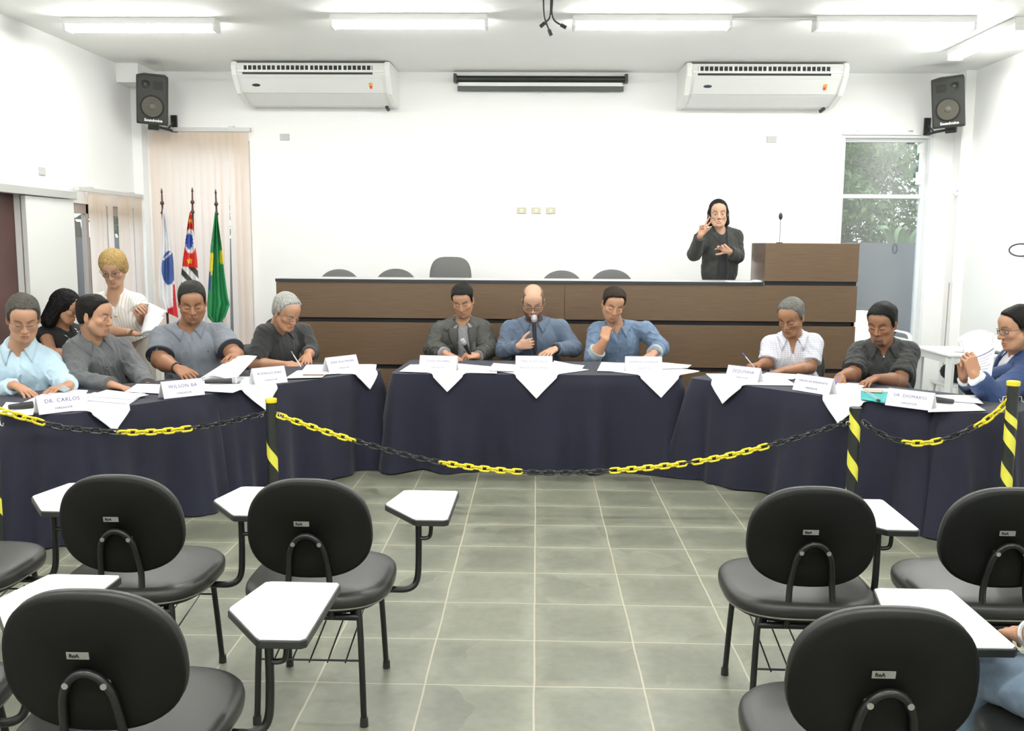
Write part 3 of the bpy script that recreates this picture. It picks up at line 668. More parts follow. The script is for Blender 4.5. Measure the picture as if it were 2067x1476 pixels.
# four rounded chairs and a tall one behind the bench
GREYV = mat('grey_upholstery', (.125, .125, .12), .6, bump=.08, bscale=400)
def bench_chair(px, ptop, w, bh, e, label, egg=0):
    p = atY(px, ptop, 9.45); zt = p[2]; t = thing('office_chair', (p[0], 9.2, .30), label, 'chair', 'grey chairs behind the bench')
    hh = zt-.30
    layered(superell(.48, .46, e=3.2), cushion_layers(.055), lambda a, b, c: (a, b-.05, .42+c)).build('seat', GREYV, t, angle=180)
    fn = lambda a, b, c: (a, .25-c-b*-.10, hh-bh/2+b)
    layered(superell(w, bh, e=e), [(s, c) for s, c in cushion_layers(.05)], fn).build('backrest', GREYV, t, angle=180)
    M().tube([(0, .27, hh-bh*.7), (0, .28, .46), (0, .1, .40)], .018, 10).build('back_support', FRM, t)
    M().tube([(0, -.05, .08), (0, -.05, .42)], .025).build('column', FRM, t)
    for k in range(5):
        a = k*2*PI/5+.3; lg = M().tube([(0, -.05, .10), (.25*math.cos(a), -.05+.25*math.sin(a), .065)], .014, 8).build('leg', FRM, t)
        M().sph((.25*math.cos(a), -.05+.25*math.sin(a), .027), .027, 10).build('caster', BLK, lg)
    return t
bench_chair(685, 543.5, .44, .42, 2.15, 'grey rounded chair top behind the bench, leftmost of five')
bench_chair(799.5, 542.5, .44, .42, 2.15, 'grey rounded chair top behind the bench, left of the tall chair')
bench_chair(909.5, 518.5, .425, .62, 3.6, 'tall grey chair back standing above the bench')
bench_chair(1134, 546, .44, .42, 2.15, 'grey rounded chair top behind the bench, right of the tall chair')
bench_chair(1235, 544, .45, .42, 2.15, 'grey rounded chair top behind the bench, rightmost of five')

# ------------------------------------------------------------------ tables: navy cloths
NAVY = mat('navy_cloth', (.0085, .0098, .0275), .85, bump=.12, bscale=260, sheen=.08, var=.12, vscale=2.5)
WCL = mat('white_cloth', (.83, .83, .86), .8, bump=.05, bscale=200)
TZ = .69
def sm_(x): return 1/(1+math.exp(-max(-30, min(30, x))*4))
def round_poly(P, r=.05, k=5):
    out = []; n = len(P)
    for i in range(n):
        a, b, c = np.array(P[i-1]), np.array(P[i]), np.array(P[(i+1) % n])
        u = (a-b)/np.linalg.norm(a-b); v = (c-b)/np.linalg.norm(c-b)
        p0, p1 = b+u*r, b+v*r
        for j in range(k+1):
            t_ = j/k; out.append((1-t_)**2*p0+2*t_*(1-t_)*b+t_*t_*p1)
    return out
def resample(P, step):
    P = [np.array(p) for p in P]; P.append(P[0]); L = [0]
    for i in range(len(P)-1): L.append(L[-1]+np.linalg.norm(P[i+1]-P[i]))
    n = int(L[-1]/step); out = []
    for k in range(n):
        s = L[-1]*k/n; i = max(j for j in range(len(L)-1) if L[j] <= s); t_ = (s-L[i])/(L[i+1]-L[i]+1e-9)
        out.append(P[i]*(1-t_)+P[i+1]*t_)
    return out, L[-1]
def cloth(poly, label, seed=0, flare=.05, amp=.080, seam=None, z=TZ, name='tablecloth'):
    rg = random.Random(seed); base = np.mean(poly, axis=0)
    rp = round_poly(poly, .06); pts, Lt = resample(rp, .022); n = len(pts); rows = 30
    ph = [rg.uniform(0, 6.28) for _ in range(8)]; V = []
    crn = [np.array(p) for p in poly]
    nrm = []
    for i in range(n):
        t_ = pts[(i+2) % n]-pts[i-2]; t_ /= np.linalg.norm(t_)+1e-9; nrm.append(np.array([t_[1], -t_[0]]))
    nrm = [(nrm[i-2]+nrm[i-1]+nrm[i]+nrm[(i+1) % n]+nrm[(i+2) % n])/5 for i in range(n)]
    for r in range(rows+1):
        t_ = r/rows; row = []
        for i in range(n):
            s = i/n*Lt
            d = min(np.linalg.norm(pts[i]-c) for c in crn)
            near = math.exp(-(d/.16)**2)
            w = .55*math.sin(2*PI*s/.47+ph[0]+.9*math.sin(2*PI*s/1.3+ph[1]))+.3*math.sin(2*PI*s/.27+ph[2]+.8*math.sin(2*PI*s/.9+ph[3])+.7*t_)+.25*math.sin(2*PI*s/.8+ph[4]+t_*1.1)
            w = math.copysign(abs(w)**.8, w)
            off = .004+.012*min(1, t_*8)+amp*(t_**1.05)*w*(1 if w < 0 else .8)+amp*.35*t_+flare*t_*.5+near*(.05*math.sin(2*PI*s/.11+ph[5])*t_**.8*.5+flare*1.1*t_)
            if seam is not None: off += .016*sm_((pts[i][0]-seam)/.012)*min(1, t_*12)*(pts[i][1] < 7)
            off = max(off, .003)
            p = pts[i]+nrm[i]*off
            zz = (z+.004) if r == 0 else (z-.006)*(1-t_)+.004*t_
            if r == 0: p = pts[i]
            if r == rows: zz = .004+.004*(1+math.sin(s*9))
            row.append((p[0], p[1], zz))
        V.append(row)
    m = M(); Vf = [q for row in V for q in row]
    F = [(r*n+i, (r+1)*n+i, (r+1)*n+(i+1) % n, r*n+(i+1) % n) for r in range(rows) for i in range(n)]
    F.append(tuple(range(n)))
    m.add(Vf, F)
    o = m.build(name, NAVY, base=(base[0], base[1], 0), angle=60); tag(o, label, 'tablecloth', 'navy cloths to the floor')
    return o
PC_ = [(-1.02, 6.54), (1.03, 6.60), (1.06, 7.36), (-.99, 7.36)]
PL1 = [(-2.80, 4.80), (-2.47, 4.84), (-1.93, 5.60), (-2.52, 6.04), (-3.25, 5.45)]
PL2 = [(-1.945, 5.585), (-1.10, 6.72), (-1.70, 7.16), (-2.53, 6.04)]
PR1 = [(2.21, 5.27), (1.06, 6.50), (1.57, 7.00), (2.74, 5.80)]
PR2 = [(2.30, 5.20), (2.225, 5.262), (2.745, 5.80), (3.25, 5.75), (2.66, 5.22)]
def ccw(P):
    a = sum(P[i-1][0]*P[i][1]-P[i][0]*P[i-1][1] for i in range(len(P)))
    return P if a > 0 else P[::-1]
cloth(ccw(PC_), 'navy tablecloth on the centre table facing the camera', 1, seam=-.13)
cloth(ccw(PL1), 'navy tablecloth on the leftmost table, nearest the left picture edge', 2, flare=.07)
cloth(ccw(PL2), 'navy tablecloth on the slanting left table, beside the centre table', 3)
cloth(ccw(PR1), 'navy tablecloth on the slanting right table, beside the centre table', 4)
cloth(ccw(PR2), 'navy tablecloth on the far right table in front of the man in the blue suit', 5)
# hem seams of overlapping cloth
# white runners: squares laid cornerwise whose front points hang over the edge
def runner(tip_px, edge_a, edge_b, hang, side, label, up=.003, skew=0):
    # edge_a -> edge_b : two world xy points of the table's front edge near the tip
    A = np.array(edge_a); B = np.array(edge_b); u = (B-A)/np.linalg.norm(B-A); out = np.array([u[1], -u[0]])
    if out[1] > 0: out = -out
    g = atZ(*tip_px, TZ-hang)[:2]; s = (g-A)@u; tip_s = s
    V = []; D2 = side*math.sqrt(2)-hang; dm = side/math.sqrt(2)-hang
    inns = [-hang+.001]+[-hang+(hang-.014)*i/9 for i in range(1, 10)]+[-.008, -.002, .004, .012, .03]+[.03+(D2-.031)*i/14 for i in range(1, 15)]
    for inn in inns:
        full = inn+hang; wd = full if inn <= dm else side*math.sqrt(2)-full
        wl, wr = max(wd*(1+skew), .0015), max(wd*(1-skew), .0015); row = []
        for j in range(17):
            al = tip_s+full*skew*.5-wl+(wl+wr)*j/16
            if inn > .01: off, z = -inn, TZ+.006+up
            elif inn > -.012: t_ = (.01-inn)/.022; off, z = -.01+.045*t_, TZ+.007+up-.010*t_*t_
            else: off = .032+.27*(-inn)+.004*math.sin(al*45); z = TZ+inn
            p = A+u*al+out*off; row.append((p[0], p[1], z))
        V.append(row)
    o = M().grid(V).build('white_runner', WCL, solid=.0025, base=(*(A+u*tip_s-out*.2), TZ))
    return tag(o, label, 'table runner', 'white runners laid cornerwise')
runner((905, 786), PC_[0], PC_[1], .115, .50, 'white square cloth hanging in a point in front of the man in the dark jacket', skew=-.05)
runner((1082, 801), PC_[0], PC_[1], .155, .56, 'white square cloth hanging in a point in front of the bald man', .0035)
runner((1327, 796), PC_[0], PC_[1], .145, .50, 'white square cloth hanging in a point in front of the man in denim', .003, skew=.12)
runner((722, 783), PL2[0], PL2[1], .11, .52, 'white square cloth hanging in a point in front of the old man writing')
runner((527, 828), PL2[0], PL2[1], .14, .55, 'white square cloth hanging in a point left of the post with a yellow cap', .003, skew=.15)
runner((203, 866), PL1[1], PL1[2], .12, .60, 'white square cloth hanging in a point in front of the leftmost name card')
runner((1497, 809), PR1[0], PR1[1], .13, .52, 'white square cloth hanging in a point in front of the man in the checked shirt')
runner((1752, 842), PR1[0], PR1[1], .14, .52, 'white square cloth hanging in a point left of the green folder', .003)

# ------------------------------------------------------------------ name cards
INK = mat('violet_ink', (.17, .15, .36), .6); CARDM = mat('card_white', (.88, .88, .90), .45)
def name_card(a_px, b_px, h, l1, l2, label):
    a = atZ(*a_px, TZ+.008)[:2]; b = atZ(*b_px, TZ+.008)[:2]; w = np.linalg.norm(b-a); u = (b-a)/w; back = np.array([-u[1], u[0]])
    if back[1] < 0: back = -back
    c = (a+b)/2; z0 = TZ+.008; lean = math.radians(22)
    t = thing('name_card', (c[0], c[1], z0), label, 'name card', 'folded name cards on the tables')
    U = np.array([u[0], u[1], 0]); Bk = np.array([back[0], back[1], 0]); Z = np.array([0, 0, 1.])
    up = Z*math.cos(lean)+Bk*math.sin(lean); nn = -Bk*math.cos(lean)+Z*math.sin(lean)
    R = np.column_stack([U, up, nn])
    M().box(up*h/2, (w, h, .0022), R).build('front_leaf', CARDM, t, smooth=False)
    m = M()      # thin printed border
    for (x0, x1, y0, y1) in ((-w/2, w/2, 0, .0022), (-w/2, w/2, h-.0022, h), (-w/2, -w/2+.0022, 0, h), (w/2-.0022, w/2, 0, h)):
        m.box(U*(x0+x1)/2+up*(y0+y1)/2+nn*.0013, (x1-x0, y1-y0, .0006), R)
    m.build('border', mat('card_border', (.52, .48, .68), .5), t, smooth=False)
    up2 = Z*math.cos(lean)-Bk*math.sin(lean); top = up*h
    R2 = np.column_stack([U, up2, Bk*math.cos(lean)+Z*math.sin(lean)])
    M().box(top-up2*h/2, (w, h, .0022), np.column_stack([U, up2, np.cross(U, up2)])).build('back_leaf', CARDM, t, smooth=False)
    s1 = min(.030, w*1.15/max(len(l1), 8))
    text_mesh(l1, s1, R, up*h*.64+nn*.0022, INK, 'lettering', t, world=False, spacing=1.12, bold=.0)
    text_mesh(l2, .0165 if len(l2) < 10 else min(.0165, w*1.15/len(l2)), R, up*h*.24+nn*.0022, INK, 'lettering', t, world=False, spacing=1.15, bold=.0)
for args in [((79, 838), (180, 826), .105, 'DR. CARLOS', 'VEREADOR', 'name card in front of the man in the pale blue shirt, leftmost of all cards'),
             ((331, 806), (414, 797), .105, 'WILSON BÁ', 'VEREADOR', 'name card between the grey long-sleeved shirt man and the grey polo man'),
             ((515, 779), (581, 772), .115, 'RODRIGO DIAS', 'VEREADOR', 'name card left of the old man writing, beside a silver microphone head'),
             ((665, 754), (727, 746), .115, 'JEAN ASSUMANN', 'VEREADOR', 'name card right of the old man writing, by the gap to the centre table'),
             ((845, 749), (921, 751), .118, 'SILVIO OLIVEIRA', 'VEREADOR', 'name card in front of the man in the dark jacket'),
             ((1040, 750), (1115, 751), .118, 'MARCOS DE CALLIS', 'PRESIDENTE DA CAMARA', 'name card in front of the bald man with the microphone'),
             ((1262, 751), (1337, 752), .118, 'JEFERSON GONZAGA', 'VEREADOR', 'name card in front of the man in the denim shirt'),
             ((1463, 766), (1529, 774), .105, 'ZEQUINHA', 'VEREADOR', 'name card in front of the man in the checked shirt'),
             ((1599, 787), (1673, 799), .110, 'NALDO DA BODEGUITA', 'VEREADOR', 'name card between the checked shirt man and the black polo man'),
             ((1786, 818), (1880, 830), .105, 'DR. DIOMARIO', 'VEREADOR', 'name card beside the green folder on the right table')]:
    name_card(*args)

# ------------------------------------------------------------------ posts and chains
YEL = mat('yellow_plastic', (.80, .66, .02), .4); YT = mat('yellow_tape', (.78, .74, .08), .5); PBL = mat('post_black', (.022, .026, .022), .45); LBL = mat('chain_black', (.02, .022, .02), .3)
PR = .031
def post(x, y, h, cap, bands, label, spec=None):
    t = thing('barrier_post', (x, y, 0), label, 'post')
    M().cyl((0, 0, .02), (0, 0, h), PR, n=28).build('tube', PBL, t)
    M().lathe([(.14, 0), (.14, .012), (.06, .025), (.045, .04)], n=28).build('base', PBL, t)
    M().lathe([(PR+.002, h-.012), (PR+.003, h), (PR+.0025, h+.010), (PR-.004, h+.013)], n=28).build('cap', YEL if cap else PBL, t)
    for (z, hh, sl) in bands:
        P = []
        for i in range(17):
            a = -PI+PI*i/16; zz = z-sl*(i/16-.5); P.append([(math.cos(a)*(PR+.0012), math.sin(a)*(PR+.0012), zz-hh/2+hh*j/3) for j in range(4)])
        M().grid(P).build('tape_stripe', YT, t)
    for s in (-1, 1):
        M().tube([(s*PR, 0, h-.07), (s*(PR+.016), 0, h-.072), (s*(PR+.018), 0, h-.095), (s*(PR+.030), 0, h-.10), (s*(PR+.034), 0, h-.085)], .0028, 6).build('hook', ALU, t)
    return t
Yp = 5.35
def post_at(px, ptop, Y, **k):
    p = atY(px, ptop, Y); return post(p[0], Y, p[2]-.01, **k)
post_at(547, 805, 5.40, cap=True, bands=[(.36, .085, .13)], label='black barrier post with yellow cap left of centre')
post_at(1727, 823, 5.28, cap=False, bands=[(.585, .085, .12), (.36, .085, .13), (.14, .085, .13)], label='black barrier post with yellow stripes right of centre')
post_at(2046, 770, 4.95, cap=True, bands=[(.70, .05, .08), (.585, .085, .12), (.38, .085, .13), (.18, .085, .13)], label='black barrier post with yellow stripes at the right picture edge')
post_at(-22, 815, 4.45, cap=True, bands=[(.36, .085, .13)], label='barrier post just outside the left picture edge')
def link_mesh(r):
    P = []; a, b = .0235, .0155
    for i in range(20):
        th = 2*PI*i/20; P.append((a*.68*(1 if math.cos(th) > 0 else -1)*(abs(math.cos(th)) > .01)+b*math.cos(th), b*math.sin(th), 0))
    return M().tube(P, r, 7, closed=True)
def chain(pts, Ys, bands, label):
    # pts: photo pixels along the sag; Ys: depth at both ends; bands: (x until, yellow?)
    x0, x1 = pts[0][0], pts[-1][0]
    W = [atY(x, y, Ys[0]+(Ys[1]-Ys[0])*(x-x0)/(x1-x0)) for x, y in pts]
    C = np.array(smooth_path(W, 30)); PX = np.array(smooth_path([(x, y, 0) for x, y in pts], 30))[:, 0]
    L = np.concatenate([[0], np.cumsum(np.linalg.norm(np.diff(C, axis=0), axis=1))])
    pitch = .0470; n = int(L[-1]/pitch); pitch = L[-1]/n
    t = thing('barrier_chain', tuple(C[len(C)//2]), label, 'chain'); base = np.array(t.location)
    me = {}
    for key, r, mm in ((1, .0060, YEL), (0, .0050, LBL)):
        q = link_mesh(r).build('link', mm, t); me[key] = q.data; bpy.data.objects.remove(q)
    for k in range(n):
        s = (k+.5)*pitch; p = np.array([np.interp(s, L, C[:, i]) for i in range(3)]); p2 = np.array([np.interp(s+.01, L, C[:, i]) for i in range(3)]); px = np.interp(s, L, PX)
        d = p2-p; d /= np.linalg.norm(d); side = np.cross(d, [0, 0, 1.]); side /= np.linalg.norm(side); up = np.cross(side, d)
        ta = math.radians(38 if k % 2 else -50); w = side*math.cos(ta)+up*math.sin(ta); nn = np.cross(d, w)
        col = next((c for lim, c in bands if px < lim), bands[-1][1])
        o = bpy.data.objects.new('link', me[col]); COL.objects.link(o); o.parent = t
        o.matrix_local = Matrix(((d[0], w[0], nn[0], p[0]-base[0]), (d[1], w[1], nn[1], p[1]-base[1]), (d[2], w[2], nn[2], p[2]-base[2]), (0, 0, 0, 1)))
        if col: o['label'] = 'yellow link'
        else: o['label'] = 'black link'
chain([(-10, 826), (60, 846), (140, 865), (290, 873), (430, 858), (535, 834)], (4.45, 5.4), [(92, 1), (240, 0), (385, 1), (999, 0)], 'yellow and black chain sagging at the left, in front of the leftmost tables')
chain([(561, 838), (700, 885), (880, 932), (1060, 953), (1240, 950), (1420, 930), (1580, 892), (1714, 851)], (5.4, 5.28), [(712, 1), (890, 0), (1048, 1), (1229, 0), (1385, 1), (1403, 0), (1556, 1), (9999, 0)], 'long yellow and black chain sagging across the middle between two posts')
chain([(1741, 852), (1790, 882), (1850, 895), (1910, 886), (1975, 858), (2020, 825), (2042, 800)], (5.28, 4.95), [(1820, 0), (1905, 1), (1975, 0), (9999, 1)], 'short yellow and black chain sagging at the right between striped posts')

# ------------------------------------------------------------------ flags
def vcol_mat(name, rough=.7, bump=0, bscale=200, sub=0, sheen=0):
    if name in MATS: return MATS[name]
    m = mat(name, (1, 1, 1), rough, bump=bump, bscale=bscale, sheen=sheen); nt = m.node_tree; b = nt.nodes['Principled BSDF']
    at = N(nt, 'ShaderNodeAttribute'); at.attribute_name = 'Col'; nt.links.new(at.outputs['Color'], b.inputs['Base Color'])
    if sub: b.inputs['Subsurface Weight'].default_value = sub; b.inputs['Subsurface Radius'].default_value = (.02, .008, .005)
    return m
def set_col(o, cols):
    me = o.data; a = me.color_attributes.new('Col', 'FLOAT_COLOR', 'POINT'); c = np.ones((len(me.vertices), 4), np.float32); c[:, :3] = cols; a.data.foreach_set('color', c.ravel())
FLG = vcol_mat('flag_cloth', .7)
def star(x, y, cx, cy, r):
    a = np.arctan2(-(y-cy), x-cx); d = np.hypot(x-cx, y-cy); k = (a-PI/2) % (2*PI/5); k = np.minimum(k, 2*PI/5-k)
    return d < r*.5/np.maximum(np.cos(k-0)*.5+np.sin(k)*.9, .05)
def flag(pole_top, pole_bot, prof, colfn, label, Y=9.5, folds=3, seed=0):
    a = atY(*pole_top, Y); b = atY(*pole_bot, Y); d = (b-a)/np.linalg.norm(b-a); foot = a+d*((a[2]-.10)/-d[2])
    t = thing('flagpole', (foot[0], Y, 0), label, 'flag', 'flags on dark wooden poles')
    PW = mat('dark_pole', (.07, .025, .018), .35)
    M().tube([foot, a+d*.22], .012, 10).build('pole', PW, t, world=True)
    R = np.column_stack([np.cross([0, 1, 0], -d), [0, 1, 0], -d]); 
    M().lathe([(.012, -.02), (.02, -.01), (.02, .0), (.010, .012), (.009, .07), (.02, .085), (.019, .10), (.009, .115), (.007, .19), (.012, .20), (.002, .24)], a+d*.24, 12, R).build('finial', PW, t, world=True)
    M().lathe([(.13, 0), (.13, .03), (.03, .06), (.025, .16)], (foot[0], Y, 0), 20).build('stand', PW, t, world=True)
    nr, nc = 90, 44; V = []; PXs = []; rg = random.Random(seed); ph = rg.uniform(0, 6)
    ys = [p[0] for p in prof]
    for i in range(nr+1):
        y = ys[0]+(ys[-1]-ys[0])*i/nr; xl = np.interp(y, ys, [p[1] for p in prof]); xr = np.interp(y, ys, [p[2] for p in prof]); row = []
        for j in range(nc+1):
            u = j/nc; yy = y+prof[-1][3]*(u)*(i/nr) if len(prof[-1]) > 3 else y
            x = xl+(xr-xl)*u; dep = Y-.03+.03*math.sin(u*folds*2*PI+ph+i*.01)*min(1, i/12)-.01
            row.append(atY(x, yy, dep)); PXs.append((x, yy))
        V.append(row)
    o = M().grid(V).build('flag_cloth', FLG, t, world=True, angle=180)
    q = np.array(PXs); set_col(o, colfn(q[:, 0], q[:, 1]))
    return t
def c1(x, y):
    c = np.full((len(x), 3), .78); c[:, 2] = .80
    m_ = ((x-341)/15)**2+((y-541)/34)**2 < 1; c[m_] = (.05, .10, .30)
    m_ = (np.abs((y-515)-(x-340)*-.9) < 2.2) & (x > 326) & (y < 525); c[m_] = (.78, .78, .80)
    m_ = (x > 349) & (y > 574) ; c[m_] = (.55, .02, .03)
    m_ = (x > 338) & (y > 618+(-x+352)*.4); c[m_] = (.60, .02, .03)
    return c
flag((326, 380), (338, 640), [(421, 329, 332), (450, 326, 338), (480, 325, 345), (520, 322, 350), (560, 320, 352), (600, 321, 356), (628, 330, 360, 14)], c1, 'white flag with a blue disc on a dark pole, leftmost of three flags', folds=2, seed=1)
def c2(x, y):
    c = np.full((len(x), 3), .0); c[:] = (.62, .03, .02)
    m_ = ((x-384)/12)**2+((y-487)/25)**2 < 1; c[m_] = (.80, .80, .80)
    m_ = ((x-382)/(7.5+1.5*np.sin(y*.9)))**2+((y-487)/16)**2 < 1; c[m_] = (.04, .10, .45)
    m_ = star(x, y*1., 383, 527, 7); c[m_] = (.85, .55, .03)
    m_ = star(x, y, 384, 446, 5.5); c[m_] = (.85, .55, .03)
    lo = y > 540+(x-384)*.15
    st = (((y+(x-380)*-1.1)-540)//15) % 2 == 0
    c[lo & st] = (.78, .78, .78); c[lo & ~st] = (.045, .04, .035)
    return c
flag((388, 378), (392, 640), [(428, 383, 385), (450, 379, 389), (480, 375, 392), (520, 370, 398), (550, 366, 400), (580, 365, 404), (640, 366, 408, 8)], c2, 'red flag with black and white stripes and a yellow star, the middle flag', folds=2, seed=2)
def c3(x, y):
    c = np.zeros((len(x), 3)); c[:] = (.015, .22, .07)
    m_ = (x > 444) & (y > 505) & (y < 533) & ((x-444) > (np.abs(y-515)-14)*.6); c[m_] = (.75, .62, .03)
    m_ = (x < 431-(y-520)*.07) & (y > 510) & (y < 555); c[m_] = (.75, .62, .03)
    m_ = (x < 425) & (y > 548) & (y < 585); c[m_] = (.03, .05, .25)
    return c
flag((435, 382), (448, 660), [(427, 434, 436), (450, 431, 441), (500, 425, 448), (550, 422, 453), (600, 419, 460), (615, 418, 464), (640, 419, 455), (652, 430, 446)], c3, 'green flag with a yellow patch on a dark pole, rightmost of three flags', folds=2.5, seed=3)
# ------------------------------------------------------------------ implicit surfaces for people
def nrmz(v): v = np.array(v, float); return v/(np.linalg.norm(v)+1e-12)
class Pr:
    __slots__ = ('f', 'c', 'r', 'k', 'op')
    def __init__(s, f, c, r, k=.01, op='u'): s.f = f; s.c = np.array(c, float); s.r = r; s.k = k; s.op = op
def rc(a, b, r1, r2, k=.01, op='u', flat=False, sq=None):
    a = np.array(a, float); b = np.array(b, float); d = b-a; L2 = d@d+1e-12; dn = d/math.sqrt(L2)
    def f(P):
        w = P-a; t = np.clip(w@d/L2, 0, 1); v = w-t[:, None]*d
        if sq is not None:                       # squash along a direction
            s_ = v@sq[0]; v = v-np.outer(s_*(1-1/sq[1]), sq[0])
        q = np.sqrt((v*v).sum(1))-(r1+(r2-r1)*t)
        if flat: q = np.maximum(q, (P-b)@dn)
        return q
    return Pr(f, (a+b)/2, math.sqrt(L2)/2+max(r1, r2)*(sq[1] if sq else 1), k, op)
def ell(c, r, R=None, k=.02, op='u'):
    c = np.array(c, float); r = np.array(r, float)
    def f(P):
        q = P-c
        if R is not None: q = q@R
        k0 = np.sqrt(((q/r)**2).sum(1))+1e-9; k1 = np.sqrt(((q/(r*r))**2).sum(1))+1e-9
        return k0*(k0-1)/k1
    return Pr(f, c, float(max(r)), k, op)
def comb(d, e, k, op):
    if op == 'u':
        h = np.clip(.5+.5*(d-e)/k, 0, 1); return d*(1-h)+e*h-k*h*(1-h)
    if op == 's':
        h = np.clip(.5-.5*(d+e)/k, 0, 1); return d*(1-h)-e*h+k*h*(1-h)
    return np.maximum(d, e)
def ev(prims, P, post=None):
    d = np.full(len(P), 9.0)
    for p in prims: d = comb(d, p.f(P), p.k, p.op)
    return d if post is None else post(P, d)
def mesh_sdf(prims, vox, post=None, pad=.03):
    us = [p for p in prims if p.op == 'u']
    lo = np.min([p.c-p.r for p in us], 0)-pad; hi = np.max([p.c+p.r for p in us], 0)+pad
    B = 8; bs = vox*B; nb = np.ceil((hi-lo)/bs).astype(int); n = nb*B+1
    G = np.stack(np.meshgrid(*[np.arange(k) for k in nb], indexing='ij'), -1).reshape(-1, 3)
    Cn = lo+(G+.5)*bs; rad = bs*.87
    ds = [p.f(Cn) if p.op != 'i' else p.f(Cn) for p in prims]
    d = np.full(len(Cn), 9.0)
    for p, e in zip(prims, ds): d = comb(d, e, p.k, p.op)
    keep = np.abs(d) < rad*1.35+.03
    D = np.full(tuple(n), 1.0, np.float32)
    neg = (d < 0) & ~keep
    for g in G[neg]: D[g[0]*B:g[0]*B+B+1, g[1]*B:g[1]*B+B+1, g[2]*B:g[2]*B+B+1] = -1
    gi = G[keep]; m = len(gi)
    loc = np.stack(np.meshgrid(*[np.arange(B+1)]*3, indexing='ij'), -1).reshape(-1, 3); nl = len(loc)
    val = np.full((m, nl), 9.0)
    base = lo+gi*bs; off = loc*vox
    for p, e in zip(prims, ds):
        if p.op == 'u': sel = e[keep] < rad*1.5+p.k+.03
        elif p.op == 's': sel = e[keep] < rad*1.5+p.k+.02
        else: sel = np.ones(m, bool)
        ix = np.nonzero(sel)[0]
        if not len(ix): continue
        P = (base[ix][:, None, :]+off[None]).reshape(-1, 3)
        v = p.f(P).reshape(len(ix), nl); val[ix] = comb(val[ix], v, p.k, p.op)
    if post is not None:
        P = (base[:, None, :]+off[None]).reshape(-1, 3); val = post(P, val.ravel()).reshape(m, nl)
    idx = gi[:, None, :]*B+loc[None]
    D[idx[..., 0], idx[..., 1], idx[..., 2]] = val
    return surf_nets(D, lo, vox)
def surf_nets(D, lo, vox):
    S = D < 0; nx, ny, nz = D.shape
    cnt = np.zeros((nx-1, ny-1, nz-1), np.int8)
    for i in (0, 1):
        for j in (0, 1):
            for k in (0, 1): cnt += S[i:nx-1+i, j:ny-1+j, k:nz-1+k]
    act = (cnt > 0) & (cnt < 8); C = np.argwhere(act); idm = np.full(act.shape, -1, np.int64); idm[act] = np.arange(len(C))
    cor = np.array([(i, j, k) for i in (0, 1) for j in (0, 1) for k in (0, 1)])
    vals = D[C[:, None, 0]+cor[None, :, 0], C[:, None, 1]+cor[None, :, 1], C[:, None, 2]+cor[None, :, 2]].astype(float)
    acc = np.zeros((len(C), 3)); w = np.zeros(len(C))
    for a in range(8):
        for b in range(a+1, 8):
            if np.abs(cor[a]-cor[b]).sum() != 1: continue
            x = (vals[:, a] < 0) != (vals[:, b] < 0); t = vals[x, a]/(vals[x, a]-vals[x, b])
            acc[x] += cor[a]+t[:, None]*(cor[b]-cor[a]); w[x] += 1
    V = lo+(C+acc/np.maximum(w, 1)[:, None])*vox
    F = []
    for ax in range(3):
        sl0 = [slice(None)]*3; sl1 = [slice(None)]*3; sl0[ax] = slice(0, -1); sl1[ax] = slice(1, None)
        a = S[tuple(sl0)]; b = S[tuple(sl1)]; E = np.argwhere(a != b)
        o1, o2 = [q for q in range(3) if q != ax]
        ok = (E[:, o1] > 0) & (E[:, o2] > 0) & (E[:, o1] < D.shape[o1]-1) & (E[:, o2] < D.shape[o2]-1); E = E[ok]
        u = np.zeros(3, int); u[o1] = 1; v = np.zeros(3, int); v[o2] = 1
        q = np.stack([idm[tuple((E-u-v).T)], idm[tuple((E-v).T)], idm[tuple(E.T)], idm[tuple((E-u).T)]], 1)
        s = S[tuple(E.T)]; flip = s if ax != 1 else ~s
        q[~flip] = q[~flip][:, ::-1]; F.append(q)
    return V, np.concatenate(F)
def sdf_obj(name, prims, vox, m, parent=None, base=None, post=None, relax=1):
    V, F = mesh_sdf(prims, vox, post)
    for _ in range(relax):                          # light smoothing
        acc = np.zeros_like(V); w = np.zeros(len(V))
        for k in range(4):
            for kk in ((k+1) % 4, (k+3) % 4):
                np.add.at(acc, F[:, k], V[F[:, kk]]); np.add.at(w, F[:, k], 1)
        V = V*.5+.5*acc/np.maximum(w, 1)[:, None]
    loc = np.array(base if base is not None else (0, 0, 0), float)
    if parent is not None: loc = np.zeros(3); W = V-np.array(parent.location)
    else: W = V-loc
    me = bpy.data.meshes.new(name); me.vertices.add(len(W)); me.vertices.foreach_set('co', W.astype(np.float32).ravel())
    nf = len(F); me.loops.add(nf*4); me.loops.foreach_set('vertex_index', F.astype(np.int32).ravel())
    me.polygons.add(nf); me.polygons.foreach_set('loop_start', np.arange(0, nf*4, 4, dtype=np.int32))
    try: me.polygons.foreach_set('loop_total', np.full(nf, 4, np.int32))
    except Exception: pass
    me.update(calc_edges=True); me.validate()
    me.polygons.foreach_set('use_smooth', [True]*len(me.polygons))
    for q in (m if isinstance(m, (list, tuple)) else [m]): me.materials.append(q)
    o = bpy.data.objects.new(name, me); COL.objects.link(o); o.location = loc
    if parent is not None: o.parent = parent
    return o, V
def sm(x, a, b): t = np.clip((x-a)/(b-a), 0, 1); return t*t*(3-2*t)
def vnoise(P, f, seed=0):
    q = P*f+seed*1.37; return (np.sin(q[:, 0]*1.7+1.3*np.sin(q[:, 1]*1.1+seed)+q[:, 2]*.6)+np.sin(q[:, 1]*2.1+1.1*np.sin(q[:, 2]*1.3)+q[:, 0]*.5)+np.sin(q[:, 2]*1.9+1.2*np.sin(q[:, 0]*1.2+seed*2)))/3
